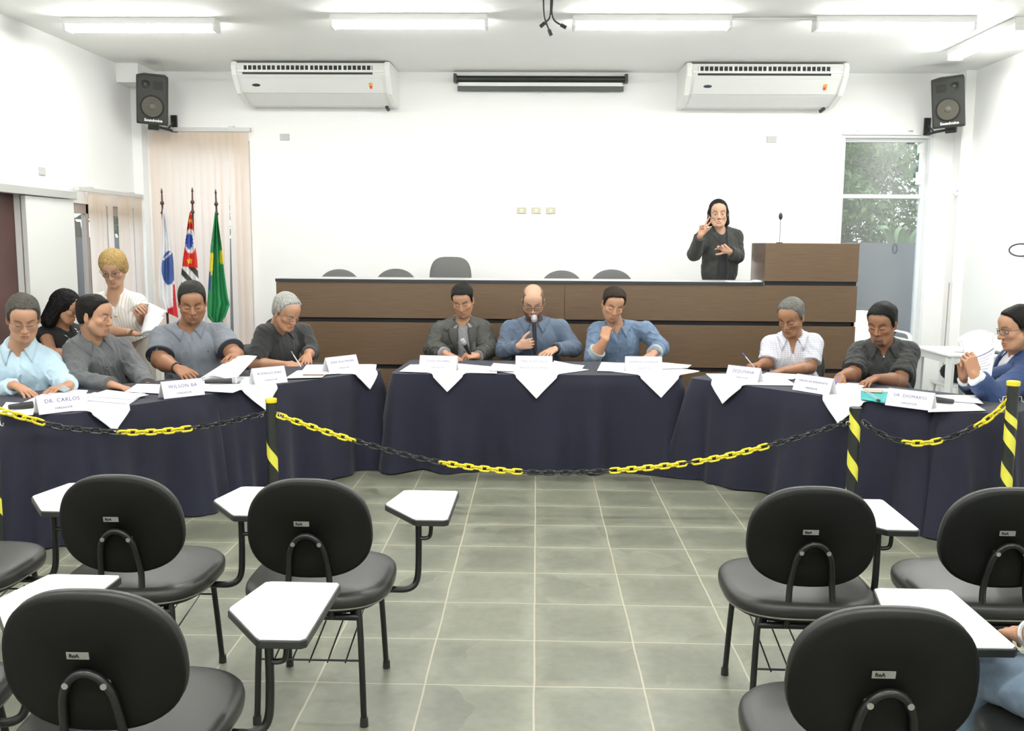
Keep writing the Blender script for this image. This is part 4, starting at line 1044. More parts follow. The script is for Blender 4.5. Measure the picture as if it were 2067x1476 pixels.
def ridges(P, f, seed=0):
    n = vnoise(P, f, seed)+.5*vnoise(P, f*2.1, seed+3); return 1-np.abs(np.clip(n*1.6, -1, 1))

# ---- the head, in its own frame: x to the person's right, y forward, z up, origin between the ears at eye height
def head_prims(o):
    fat = o.get('jowl', 0); nose = o.get('nose', 1.0)
    L = [ell((0, -.014, .036), (.0745, .093, .080), k=.02), ell((0, .028, -.032), (.061+.004*fat, .060, .083), k=.03),
         ell((0, .040, -.082), (.044+.008*fat, .043, .034+.004*fat), k=.02), rc((0, .074, -.104), (0, .070, -.098), .0165, .018, k=.015),
         ell((0, .055, .045), (.056, .038, .042), k=.03)]
    for s in (-1, 1):
        L += [ell((s*.041, .060, -.026), (.021, .020, .017), k=.02), rc((s*.014, .086, .0175), (s*.047, .068, .019), .0085, .007, k=.012),
              rc((s*.050, .012, -.055), (s*.030, .062, -.100), .020+.004*fat, .014, k=.025)]
    for s in (-1, 1): L.append(ell((s*.0315, .097, -.001), (.017, .013, .0125), k=.012, op='s'))
    for s in (-1, 1): L.append(ell((s*.0315, .0745, -.002), (.0150, .0135, .0125), k=.004))
    if not o.get('open'):
        for s in (-1, 1): L.append(rc((s*.021, .0865, -.0065), (s*.042, .0815, -.0055), .0036, .003, k=.004))
    else:
        for s in (-1, 1): L += [rc((s*.021, .087, .005), (s*.042, .082, .005), .0034, .003, k=.003), rc((s*.022, .0855, -.010), (s*.041, .081, -.0095), .003, .003, k=.004)]
    L += [rc((0, .086, .010), (0, .107*nose**.3, -.034), .0068, .0105*nose, k=.008), rc((0, .094, -.030), (0, .088, -.045), .010, .008, k=.01)]
    for s in (-1, 1): L.append(ell((s*.0125, .096, -.038), (.0082*nose, .010, .0075), k=.005))
    for s in (-1, 1): L.append(ell((s*.0065, .100, -.0475), (.0035, .005, .003), k=.003, op='s'))
    L += [rc((-.020, .0845, -.0665), (.020, .0845, -.0665), .0052, .0052, k=.006), rc((0, .092, -.064), (0, .0925, -.0645), .006, .006, k=.008),
          rc((-.015, .0865, -.0765), (.015, .0865, -.0765), .0068, .0068, k=.006), rc((-.024, .0925, -.0705), (.024, .0925, -.0705), .0022, .0022, k=.003, op='s')]
    for s in (-1, 1):
        L += [ell((s*.0775, -.006, -.010), (.0075, .0175, .030), R=rotz(s*-.35), k=.006), ell((s*.0845, -.004, -.006), (.004, .0095, .016), R=rotz(s*-.35), k=.004, op='s'), ell((s*.073, .004, -.03), (.006, .008, .012), k=.006)]
    return L
def xf_prims(L, Hc, R, s, k0=.012):
    # one compound primitive from head-space prims
    def f(P):
        q = (P-Hc)@R/s; return ev(L, q)*s
    return Pr(f, Hc, .14*s, k0, 'u')
def skin_mat(): return vcol_mat('skin', .5, bump=.03, bscale=500, sub=.08)
HAIRM = {}
def hair_mat(name, c):
    if name in HAIRM: return HAIRM[name]
    m = bpy.data.materials.new('hair_'+name); m.use_nodes = True; nt = m.node_tree; b = nt.nodes['Principled BSDF']; L = nt.links.new
    tc = N(nt, 'ShaderNodeTexCoord'); mp = N(nt, 'ShaderNodeMapping'); mp.inputs['Scale'].default_value = (160, 160, 35); L(tc.outputs['Object'], mp.inputs[0])
    n = N(nt, 'ShaderNodeTexNoise'); n.inputs['Scale'].default_value = 1; n.inputs['Detail'].default_value = 3; L(mp.outputs[0], n.inputs['Vector'])
    cr = N(nt, 'ShaderNodeValToRGB'); e = cr.color_ramp.elements; e[0].position = .32; e[0].color = tuple(x*.45 for x in c)+(1,); e[1].position = .68; e[1].color = tuple(min(1, x*1.15) for x in c)+(1,)
    L(n.outputs[0], cr.inputs[0]); L(cr.outputs[0], b.inputs['Base Color']); b.inputs['Roughness'].default_value = .6; b.inputs['Specular IOR Level'].default_value = .15
    bp = N(nt, 'ShaderNodeBump'); bp.inputs['Strength'].default_value = .6; bp.inputs['Distance'].default_value = .003; L(n.outputs[0], bp.inputs['Height']); L(bp.outputs[0], b.inputs['Normal'])
    HAIRM[name] = m; return m
def pw(x, xs, ys): return np.interp(x, xs, ys)
HAIR_LINE = dict(   # lowest z of the hair for a given y (back to front)
    short=([-.12, -.06, -.03, -.012, .010, .022, .034, .052, .066, .076, .09], [-.075, -.070, -.050, .012, -.014, -.004, .034, .058, .076, .088, .13]),
    receding=([-.12, -.06, -.03, -.012, .010, .022, .034, .052, .066, .076, .09], [-.075, -.070, -.050, .012, -.012, .0, .044, .074, .092, .112, .15]),
    low=([-.12, -.06, -.03, -.012, .010, .022, .034, .052, .070, .082, .10], [-.078, -.073, -.052, .008, -.020, -.012, .026, .048, .066, .076, .13]))
def hair_prims(o):
    st = o['hair']; seed = o.get('seed', 0)
    ts, tt = o.get('hair_t', (.006, .014)); tt = ts+(tt-ts)*.65
    def base(P):
        e = ev([ell((0, -.014, .036), (.0745, .093, .080)), ell((0, .030, .020), (.062, .060, .062), k=.03), ell((0, -.045, -.02), (.058, .045, .055), k=.03)], P)
        th = ts+(tt-ts)*sm(P[:, 2], .02, .09)
        d = e-th-.0016*ridges(P*np.array([1, .45, .6]), 170, seed)-.0035*vnoise(P, 38, seed)*sm(P[:, 2], .03, .08)
        return d
    if st in HAIR_LINE:
        xs, ys = HAIR_LINE[st]
        def f(P):
            z0 = pw(P[:, 1], xs, ys)+.007*sm(np.abs(P[:, 0]), .015, .045)*sm(P[:, 1], .035, .06)
            if o.get('part'): z0 = z0+o['part']*(sm(P[:, 0]*o.get('part_side', 1), -.01, .05)-.3)*sm(P[:, 1], .04, .07)
            z0 = z0+.0045*vnoise(P, 110, seed)*(P[:, 1] > .03)+.001*vnoise(P, 300, seed)
            d = base(P)+(ts+.002)*(1-sm(P[:, 2]-z0, -.004, .022))
            d = np.maximum(d, (z0-P[:, 2])*.8)
            if o.get('bald_top'):
                c = np.array([0, .02, .13]); q = (P-c)/np.array([o['bald_top'], .085, .07]); d = np.maximum(d, -(np.sqrt((q*q).sum(1))-1)*.05)
            return d
        return [Pr(f, (0, -.01, .02), .125, .005)]
    if st == 'long':         # wavy, down to the shoulders behind the face
        def f(P):
            body = ev([ell((0, -.02, .036), (.088, .103, .094)), rc((-.055, -.035, .0), (-.075, -.050, -.13), .050, .048, k=.03), rc((.055, -.035, .0), (.075, -.050, -.13), .050, .048, k=.03), rc((0, -.065, 0), (0, -.085, -.15), .065, .06, k=.03)], P)
            d = body-.006*ridges(P*np.array([1, 1, .5]), 75, seed)
            z0 = pw(P[:, 1], [.0, .035, .055, .075, .09], [-.5, -.3, .035, .062, .075])
            d = np.maximum(d, (z0-P[:, 2])*.7)
            return d
        return [Pr(f, (0, -.04, -.02), .2, .005)]
    if st == 'bob':          # blond fringe covering the forehead, ending at the nape
        def f(P):
            body = ev([ell((0, -.014, .040), (.091, .106, .094)), ell((0, -.03, -.015), (.088, .078, .065), k=.03)], P)
            d = body-.0035*ridges(P*np.array([1, 1, .15]), 170, seed)
            z0 = pw(P[:, 1], [-.06, .0, .03, .055, .07, .12], [-.075, -.07, -.045, .010, .020, .012])
            return np.maximum(d, (z0-P[:, 2])*.8)
        return [Pr(f, (0, -.01, .01), .15, .005)]
    if st == 'tucked':       # smooth dark hair behind the ears, to the neck
        def f(P):
            body = ev([ell((0, -.016, .038), (.083, .100, .089)), rc((-.060, -.022, .0), (-.070, -.018, -.085), .032, .028, k=.03), rc((.060, -.022, .0), (.070, -.018, -.085), .032, .028, k=.03), rc((0, -.06, 0), (0, -.07, -.08), .05, .04, k=.03)], P)
            d = body-.003*ridges(P*np.array([1, 1, .3]), 120, seed)
            z0 = pw(P[:, 1], [-.02, .0, .02, .045, .07, .088], [-.5, -.3, .012, .045, .070, .088])
            return np.maximum(d, (z0-P[:, 2])*.8)
        return [Pr(f, (0, -.03, .0), .17, .005)]
def head_paint(q, base, o):
    # q: vertices in head space -> colours
    x, y, z = q[:, 0], q[:, 1], q[:, 2]; ax = np.abs(x); n = len(q)
    c = np.tile(np.array(base), (n, 1)); front = y > .045
    def mix(mask, col, a=1.0):
        w = (mask*a)[:, None]; c[:] = c*(1-w)+np.array(col)*w
    br = np.array(base)
    mix(np.exp(-((ax-.045)/.02)**2-((z+.03)/.02)**2)*front, (br[0]*1.04, br[1]*.86, br[2]*.82), .6)     # cheeks
    mix(np.exp(-((ax)/.014)**2-((z+.036)/.012)**2)*(y > .09), (br[0]*1.02, br[1]*.84, br[2]*.8), .6)     # nose tip
    lip = np.exp(-((ax/.021)**4)-(((z+.0705)/.0085)**4))*(y > .07)
    mix(lip, (br[0]*.85, br[1]*.55, br[2]*.52), o.get('lip', .75))
    mix(np.exp(-((ax/.021)**4)-((z+.0708)/.0019)**2)*(y > .07), (br[0]*.35, br[1]*.22, br[2]*.2), .85)
    hc = np.array(o.get('brow', (.03, .02, .015)))
    bz = .0205+.006*np.sin(np.clip((ax-.012)/.040, 0, 1)*PI*.75)-.002
    brow = np.exp(-(((ax-.031)/.0195)**6)-((z-bz)/.0052)**2)*(y > .05)
    mix(brow, hc, o.get('brow_a', .92))
    if o.get('open'):
        eye = (((ax-.0315)/.0125)**2+((z+.0030)/.0042)**2 < 1) & (y > .07); mix(eye.astype(float), (.50, .46, .43), .85)
        gx = o.get('gaze', 0)
        iris = (((x-np.sign(x)*.0315-gx)/.0062)**2+((z+.0030)/.0062)**2 < 1) & (y > .07) & eye; mix(iris.astype(float), (.03, .018, .012), .95)
        lash = np.exp(-(((ax-.0315)/.0135)**6)-((z-.0032)/.0018)**2)*(y > .065); mix(lash, (.02, .012, .01), .85)
    else:
        lz = -.0085+.10*(ax-.0315)**2*10
        lash = np.exp(-(((ax-.0315)/.0130)**6)-((z-lz)/.0021)**2)*(y > .065); mix(lash, (.02, .012, .01), .9)
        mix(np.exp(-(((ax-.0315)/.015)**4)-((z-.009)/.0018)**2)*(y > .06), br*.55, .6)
    if o.get('hair') in HAIR_LINE:
        xs, ys = HAIR_LINE[o['hair']]; zz = pw(y, xs, ys)+.007*sm(ax, .015, .045)*sm(y, .035, .06)
        if o.get('part'): zz = zz+o['part']*(sm(x*o.get('part_side', 1), -.01, .05)-.3)*sm(y, .04, .07)
        ear = (ax > .071) & (y > -.03) & (y < .02) & (z < .03)
        mix(sm(z-zz, -.011, .001)*(~ear), np.array(o['hair_c'][1])*1.0+br*.12, o.get('scalp', .7))
    # darker line under each eye and dark nostril spots
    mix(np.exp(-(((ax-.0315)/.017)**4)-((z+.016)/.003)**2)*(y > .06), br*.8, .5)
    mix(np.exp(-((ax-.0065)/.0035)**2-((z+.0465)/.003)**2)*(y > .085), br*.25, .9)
    b = o.get('beard')
    if b:
        d = np.zeros(n); chin = sm(-z, .068, .082)*(y > .02)
        jaw = sm(-z, .045, .07)*sm(ax, .018, .035)*(y > .0)*(1-sm(y, .085, .1))
        mus = np.exp(-(((ax)/.026)**6)-((z+.0585)/.0055)**2)*(y > .07)
        if 'full' in b: d = np.maximum(np.maximum(chin, jaw), mus)
        elif 'goatee' in b: d = np.maximum(chin*(ax < .03), mus)
        elif 'must' in b: d = mus
        elif 'stubble' in b: d = np.maximum(np.maximum(chin, jaw*.8), mus)
        d = d*(1-np.clip(lip*1.2, 0, 1))
        mix(np.clip(d, 0, 1), np.array(o.get('beard_c', hc)), {'full': .88, 'goatee': .75, 'must': .7, 'stubble': .3}[b])
    return np.clip(c, 0, 1)

def hand_prims(W, fdir, palm, side, g, curl=(.35, .4, .45, .5), spread=.10, thumb=(.6, .2), pose=None):
    """side=+1 when the thumb lies towards cross(palm, fdir)"""
    f = nrmz(fdir); n = nrmz(palm-f*(np.array(palm)@f)); s = np.cross(n, f)*side; L = []
    W = np.array(W, float)
    K = []
    for i, (off, ln) in enumerate(((.030, .088), (.010, .092), (-.010, .087), (-.028, .079))):
        K.append(W+f*ln*g+s*off*g); L.append(rc(W+f*.012*g+s*off*.55*g, K[-1], .0135*g, .0098*g, k=.012))
    L.append(rc(W+f*.02*g+s*.012*g+n*.004, W+f*.055*g+s*.022*g+n*.006, .016*g, .013*g, k=.012))
    segs = ((.040, .025, .020), (.045, .028, .021), (.042, .026, .021), (.033, .021, .018))
    for i in range(4):
        p = K[i]; a = 0; d0 = nrmz(f+s*spread*(1.2, .35, -.45, -1.3)[i]); cu = curl[i] if pose is None else pose[i]
        cs = (cu, cu*1.15, cu*.8) if np.isscalar(cu) else cu
        r = (.0086, .0088, .0084, .0074)[i]*g
        for j, sl in enumerate(segs[i]):
            a += cs[j]; d = d0*math.cos(a)+n*math.sin(a); e = p+d*sl*g; L.append(rc(p, e, r, r*.90, k=.0035)); p = e; r *= .90
    tb = W+f*.028*g+s*.030*g; ta, tc = thumb
    d1 = nrmz(f*math.cos(ta)+s*math.sin(ta)+n*tc); p1 = tb+d1*.040*g; d2 = nrmz(d1+f*.35+n*tc*.6); p2 = p1+d2*.030*g; d3 = nrmz(d2+f*.15+n*tc*.3-s*.12); p3 = p2+d3*.022*g
    L += [rc(W+f*.012*g+s*.016*g, tb, .014*g, .013*g, k=.012), rc(tb, p1, .0125*g, .0105*g, k=.008), rc(p1, p2, .0102*g, .0095*g, k=.004), rc(p2, p3, .0095*g, .0080*g, k=.004)]
    return L

def W3(v): return atY(*v) if len(v) == 3 and v[0] > -500 and abs(v[0]) > 12 else np.array(v, float)
class Person: pass
def person(o):
    g = o.get('g', 1.08); p = Person(); base = np.array([*o['base'], 0.0])
    hp = atY(*o['head'][:3]) if o['head'][0] > 12 or o['head'][0] < -12 else np.array(o['head'], float); yaw, pit, rol = [math.radians(v) for v in o['rot']]; hs = o['hs']
    R = rotz(PI+yaw)@rotx(-pit)@roty(rol)
    J = {k: (atY(*v) if len(v) == 3 else np.array(v[:3])) for k, v in o['J'].items()}
    Nb, SL, SR, EL, ER, WL, WR = (J[k] for k in ('N', 'SL', 'SR', 'EL', 'ER', 'WL', 'WR')); Pv = J['P']
    X = nrmz(SL-SR); Up = nrmz(Nb-Pv); Fw = nrmz(np.cross(X, Up)); Xt = np.cross(Up, Fw); RT = np.column_stack([Xt, Fw, Up])
    sw = np.linalg.norm(SL-SR); bw, bd = o.get('build', (1.0, 1.0)); Tl = np.linalg.norm(Nb-Pv)
    def sh(ob): ob.data.transform(Matrix.Translation(-Vector(body.location))); return ob
    def T(x, y, z): return Nb+Xt*x+Fw*y+Up*z
    am = o.get('arm', 1.0)*g
    # ---- torso volume, grown by inf
    def torso(inf, k=.05):
        L = [ell(T(0, .005, -.16*g), (sw*.5*.96+inf, .118*bd*g+inf, .17*g+inf), RT, k=k),
             ell(T(0, .03*bd, -.36*g), (.150*bw*g+inf, .125*bd*g+inf, .19*g+inf), RT, k=k),
             ell(Pv+Up*.02, (.165*bw*g+inf, .13*bd*g+inf, .13*g+inf), RT, k=k),
             rc(T(0, -.015, -.012*g), SL+Up*.004, .052*g+inf, .050*g+inf, k=k*.6), rc(T(0, -.015, -.012*g), SR+Up*.004, .052*g+inf, .050*g+inf, k=k*.6)]
        if o.get('bust'): 
            for s in (-1, 1): L.append(ell(T(s*.075*g, .095*g, -.20*g), (.062*g+inf*.5, .05*g+inf*.5, .06*g+inf*.5), RT, k=.04))
        return L
    sk = []
    for q in torso(-.012): sk.append(q)
    neck0 = hp+R@np.array([0, -.036, -.045])*hs
    sk += [rc(neck0, Nb+Up*.0, .050*hs*o.get('neck', 1), .060*g*o.get('neck', 1), k=.025), rc(hp+R@np.array([0, .012, -.075])*hs, T(0, .03, -.02), .034*hs, .040*g, k=.03)]
    for S, E, Wp in ((SL, EL, WL), (SR, ER, WR)):
        d = nrmz(Wp-E)
        sk += [rc(S, E, .050*am, .041*am, k=.02), rc(E, E+(Wp-E)*.35, .041*am, .043*am, k=.012), rc(E+(Wp-E)*.35, Wp, .043*am, .0255*g, k=.012)]
    sk += hand_prims(WL, o['HL'][0], np.array(o['HL'][1], float), 1, g*o.get('hand', 1), **(o['HL'][2] if len(o['HL']) > 2 else {}))
    sk += hand_prims(WR, o['HR'][0], np.array(o['HR'][1], float), -1, g*o.get('hand', 1), **(o['HR'][2] if len(o['HR']) > 2 else {}))
    # legs
    if 'knees' in o: KL, KR, AL, AR = [np.array(v, float) for v in o['knees']]
    else:
        hd = nrmz(np.array([Fw[0], Fw[1], 0])); sd = np.array([-hd[1], hd[0], 0])
        KL = Pv*np.array([1, 1, 0])+hd*.44*g+sd*.13+np.array([0, 0, .50]); KR = KL-sd*.26
        AL = KL+hd*.02+np.array([0, 0, -.41]); AR = AL-sd*.26
    HL_, HR_ = Pv+Xt*.09*g, Pv-Xt*.09*g
    for H_, K_, A_ in ((HL_, KL, AL), (HR_, KR, AR)):
        sk += [rc(H_, K_, .070*g, .048*g, k=.03), rc(K_, A_, .046*g, .030*g, k=.015)]
    hd_ = head_prims(o)
    sk.append(xf_prims(hd_, hp, R, hs, .02))
    body, V = sdf_obj('person', sk, o.get('vox', .0031), skin_mat(), base=base, relax=1)
    tag(body, o['label'], 'person')
    q = (V-hp)@R/hs; isH = (np.abs(q) < np.array([.1, .13, .15])).all(1)
    col = np.tile(np.array(o['skin']), (len(V), 1)); col[isH] = head_paint(q[isH], o['skin'], o)
    # knuckles and palms slightly redder
    for Wp in (WL, WR):
        dd = np.linalg.norm(V-Wp, axis=1); w = (sm(-dd, -.2, -.1)*.35)[:, None]; col = col*(1-w)+col*np.array([1.05, .88, .84])*w
    set_col(body, col)
    p.o = body; p.hp, p.R, p.hs, p.J, p.T, p.Up, p.Fw, p.X, p.RT = hp, R, hs, J, T, Up, Fw, Xt, RT
    if o.get('hair'):
        hm = hair_mat(*o['hair_c'])
        h, _ = sdf_obj('hair', [xf_prims(hair_prims(o), hp, R, hs, .005)] if False else [Pr(lambda P, L=hair_prims(o): ev(L, (P-hp)@R/hs)*hs, hp-Up*.03, .24*hs, .005)], .0032, hm, parent=body)
    # ---- clothes
    def fold_post(amp, seed, f=24, joints=(EL, ER), ja=1.0):
        def post(P, d):
            low = .5+.5*vnoise(P, 6, seed+5); w = amp*1.45*(.2+.8*low)
            for j in joints: w = w+amp*ja*np.exp(-((P-j)**2).sum(1)/(.075**2))
            an = P@np.array([[1, .2, 0], [.1, 1, .3], [0, .3, .62]])
            return d-w*(.85*ridges(an, f, seed)**1.5+.28*ridges(an, f*2.1, seed+2)**2)+w*.2
        return post
    def cutV(depth, wid, up=.05, off=.0, k=.006):        # neckline opening
        a = T(off, .10, up); b = T(off, .16*bd, -depth)
        return [rc(T(off, .085*g, .02), b, wid, .006, k=k, op='s', sq=(Fw, 3.0)), ell(T(0, .01, .045), (.064*g*o.get('neck', 1), .072*g, .052*g), RT, k=k, op='s')]
    def sleeve(S, E, Wp, inf, upto, r=1.0):
        ua, ub, fc = .052*am*r+inf, .044*am*r+inf, .034*g*r+inf
        if upto <= 1: b = S+(E-S)*upto; return [rc(S, b, ua+.003, ub+(ua-ub)*(1-upto)+.010, k=.03, flat=True)]
        t = upto-1; b = E+(Wp-E)*t
        return [rc(S, E, ua, ub, k=.03), rc(E, b, ub, fc+(ub-fc)*(1-t)*.8, k=.018, flat=True)]
    c = o['top']; inf = c.get('inf', .012)
    L = torso(inf, .05)
    L += sleeve(SL, EL, WL, inf, c.get('sl', c['sleeve']), c.get('sr', 1)) + sleeve(SR, ER, WR, inf, c['sleeve'], c.get('sr', 1))
    L.append(Pr(lambda P: (Pv-P)@Up-.03, Pv, 1, .001, 'i'))
    L += cutV(*c.get('V', (.10, .035)))
    amp = c.get('amp', .006)
    top, VT = sdf_obj(c['name'], L, .0052, c['mat'], parent=body, post=fold_post(amp, o.get('seed', 0)), relax=1)
    topL = L; p.top = top
    def on_surface(x, z, extra=.0, LL=None):              # march from the front on to the garment
        LL = LL or topL; P0 = T(x, .42, z); d = -Fw; t_ = 0
        for _ in range(60):
            v = ev(LL, np.array([P0+d*t_]))[0]
            if v < .0008: break
            t_ += max(v*.8, .0008)
            if t_ > .7: break
        return P0+d*t_+Fw*extra
    p.on = on_surface
    if c.get('cuff'):
        for S, E, Wp, u in ((SL, EL, WL, c.get('sl', c['sleeve'])), (SR, ER, WR, c['sleeve'])):
            if u <= 1: b = S+(E-S)*u; dn = nrmz(E-S); rr = .044*am+inf+(.008*am)*(1-u)+.0175
            else: b = E+(Wp-E)*(u-1); dn = nrmz(Wp-E); rr = (.034*g+inf+(.010*am)*(2-u)*.8)+.003+c.get('cr', 0)
            wd = c['cuff'][1]
            m = M(); m.tube([b-dn*wd, b-dn*wd*.5, b+dn*.002, b+dn*.0045, b-dn*.004], [rr, rr+.0025, rr+.003, rr-.003, rr-.012], 28, cap=False); sh(m.build('cuff', c['cuff'][0], top))
    if c.get('collar'):
        cm, op, tip, ht = c['collar']                      # material, half opening (rad), tip length, stand height
        n = 40; P = []; r0 = .061*g*o.get('neck', 1)+.004
        for i in range(n+1):
            a = op+(2*PI-2*op)*i/n; fr = math.cos(a)       # 1 front, -1 back
            e = abs((i/n)-.5)*2; tipf = max(0, (e-.72)/.28)
            rx, ry = r0*1.04, r0*1.12
            cxy = T(0, .0, 0); dx, dy = math.sin(a)*rx, math.cos(a)*ry
            zb = .022-.034*(fr+1)/2; st = ht*(1.15-.2*(fr+1)/2)
            inn = T(dx, dy-.004, zb); cr_ = T(dx*.99, (dy-.004)*.99, zb+st)
            s2 = math.sin(a); o2 = T(dx*1.13+s2*.004, dy*1.10+.0, zb+st-.006)
            lx = dx*1.42+math.copysign(.026*tipf, dx); ly = dy*1.36+.004+.026*tipf
            low = T(lx, ly, zb-.006-tip*1.15*tipf)
            rr_ = [inn, (inn+cr_)/2, cr_, o2, (o2*.5+low*.5)+(Up*.002), low]
            rad = nrmz(Xt*math.sin(a)+Fw*math.cos(a)+Up*.8)
            for q_i in range(3, 6):
                for _ in range(4):
                    dd = ev(topL, np.array([rr_[q_i]]))[0]
                    if dd < .004: rr_[q_i] = rr_[q_i]+rad*(.0045-dd)
            P.append(rr_)
        sh(M().grid(P).build('collar', cm, top, solid=.0028, angle=180))
    if c.get('buttons'):
        bm, zs = c['buttons']; 
        for z in zs:
            q_ = on_surface(c.get('bx', 0), z, .002); Rb = np.column_stack([Xt, Up, Fw])
            sh(M().lathe([(.0058, -.002), (.0058, .0018), (.004, .0026)], q_, 10, Rb).build('button', bm, top))
    if c.get('placket'):
        pm, z0, z1, wd = c['placket']; P = []
        for i in range(25):
            z = z0+(z1-z0)*i/24; P.append([on_surface(x+c.get('bx', 0), z, .0022 if abs(x) < wd*.45 else .0005) for x in (-wd/2, -wd*.42, 0, wd*.42, wd/2)])
        sh(M().grid(P).build('placket', pm, top, angle=180))
    if c.get('pocket'):
        pm, px_, pz, pw_, ph_ = c['pocket']; P = [[on_surface(px_+pw_*(i/8-.5), pz-ph_*j/8, .0018 if 0 < i < 8 and j < 8 else .0004) for i in range(9)] for j in range(9)]
        sh(M().grid(P).build('pocket', pm, top, angle=180, solid=.0015))
    if c.get('emblem'):
        em, ex, ez, es = c['emblem']; q_ = on_surface(ex, ez, .0015)
        sh(M().lathe([(es, -.001), (es, .001)], q_, 16, np.column_stack([Xt, Up, Fw])).build('emblem', em, top))
    if o.get('jacket'):
        jk = o['jacket']; ji = jk.get('inf', .026); L2 = torso(ji, .05)+sleeve(SL, EL, WL, ji*.8, jk.get('sl', jk['sleeve']), 1.05)+sleeve(SR, ER, WR, ji*.8, jk['sleeve'], 1.05)
        w0, w1, zz = jk['open']                         # half widths of the opening at the neck and hem
        ox = jk.get('ox', 0)
        def wedge(P):
            l = (P-Nb)@RT; wz = np.interp(-l[:, 2], [-.06, .02, zz, .8], [w0*1.2, w0, w1, w1*1.15]); return np.maximum(np.abs(l[:, 0]-ox)-wz, -(l[:, 1]-.0))
        L2.append(Pr(lambda P: (Pv-P)@Up-.05, Pv, 1, .001, 'i'))
        L2.append(Pr(wedge, Nb, 1.0, .006, 's')); L2.append(ell(T(0, .015, .05), (.068*g, .075*g, .058*g), RT, k=.006, op='s'))
        jo, _ = sdf_obj(jk.get('name', 'jacket'), L2, .0054, jk['mat'], parent=body, post=fold_post(jk.get('amp', .007), o.get('seed', 0)+7), relax=1)
        p.jacket = jo
        if jk.get('lapel'):
            lm, lw, ll, notch = jk['lapel']
            for s in (-1, 1):
                P = []
                for i in range(22):
                    t_ = i/21; z = .035-(ll+.035)*t_; ww = np.interp(-z, [-.06, .02, zz, .8], [w0*1.2, w0, w1, w1*1.15])
                    if z > -.02: base_x = s*(max(ww, .05))
                    else: base_x = s*ww
                    base_x += ox; wl = lw*math.sin(PI*min(1, max(0, .25+.75*t_)))**.7*(1-.9*t_**4)+.004; row = []
                    if notch and .30 < t_ < .36: wl *= .55
                    for j in range(6): row.append(on_surface(base_x+s*wl*j/5, min(z, -.012)+(.02*(1-t_))*(j/5)*.0, .0045 if j else .001, L2))
                    P.append(row)
                sh(M().grid(P).build('lapel', lm, jo, angle=180, solid=.003))
    # trousers and shoes
    LT = [ell(Pv, (.175*bw*g, .14*bd*g, .12*g), RT, k=.05)]
    for H_, K_, A_ in ((HL_, KL, AL), (HR_, KR, AR)): LT += [rc(H_, K_, .088*g, .066*g, k=.04), rc(K_, A_-(0, 0, .02), .064*g, .050*g, k=.02, flat=True)]
    sdf_obj('trousers', LT, o.get('tvox', .011), o['trousers'], parent=body, post=fold_post(.006, 3, 14, (KL, KR)) if o.get('tvox') else None)
    hd2 = nrmz(np.array([Fw[0], Fw[1], 0])); SH = mat('black_shoe', (.02, .018, .016), .35)
    for A_ in (AL, AR):
        m = M(); zf = o.get('floor', 0); c0 = np.array([A_[0], A_[1], zf+.045])
        m.sph(c0+hd2*.07, (.046, .135, .045), 14, np.column_stack([np.cross(hd2, (0, 0, 1)), hd2, (0, 0, 1)])); m.sph(c0+(0, 0, .02), (.042, .05, .05), 12)
        m.build('shoe', SH, body, world=True)
    if o.get('glasses'):
        gm, gw, gh, gz, gt = o['glasses']; P2 = lambda x, y, z: hp+R@(np.array([x, y, z])*hs)
        m = M(); lens = M()
        for s in (-1, 1):
            cx = s*.033; ring = []
            for k in range(24):
                a = 2*PI*k/24; ca, sa = math.cos(a), math.sin(a); ex = 3.2
                x = cx+math.copysign(abs(ca)**(2/ex), ca)*gw; z = gz+math.copysign(abs(sa)**(2/ex), sa)*gh
                ring.append(P2(x, .106-abs(x)**2*6.5, z))
            m.tube(ring, gt*.55 if o.get('rimless') else gt, 6, closed=True)
            m.tube([P2(s*(.033+gw), .106-(.033+gw)**2*6.5, gz+gh*.6), P2(s*.078, .06, gz+.006), P2(s*.084, .0, gz+.008), P2(s*.083, -.014, gz-.004)], gt*1.1, 6)
            n_ = len(ring); cc = sum(ring)/n_; lens.add([cc]+ring, [(0, 1+k, 1+(k+1) % n_) for k in range(n_)])
        m.tube([P2(-.033+gw, .1045, gz+gh*.3), P2(0, .1085, gz+gh*.5), P2(.033-gw, .1045, gz+gh*.3)], gt, 6)
        go = m.build('glasses', gm, body, world=True); sh(lens.build('lens', GLASSL, go, smooth=True, angle=180))
    return p
GLASSL = GLASS.copy(); GLASSL.name = 'spectacle_lens'
for n in GLASSL.node_tree.nodes:
    if n.type == 'BSDF_TRANSPARENT': n.inputs[0].default_value = (.94, .94, .94, 1)
    if n.type == 'MIX_SHADER': n.inputs[0].default_value = .07
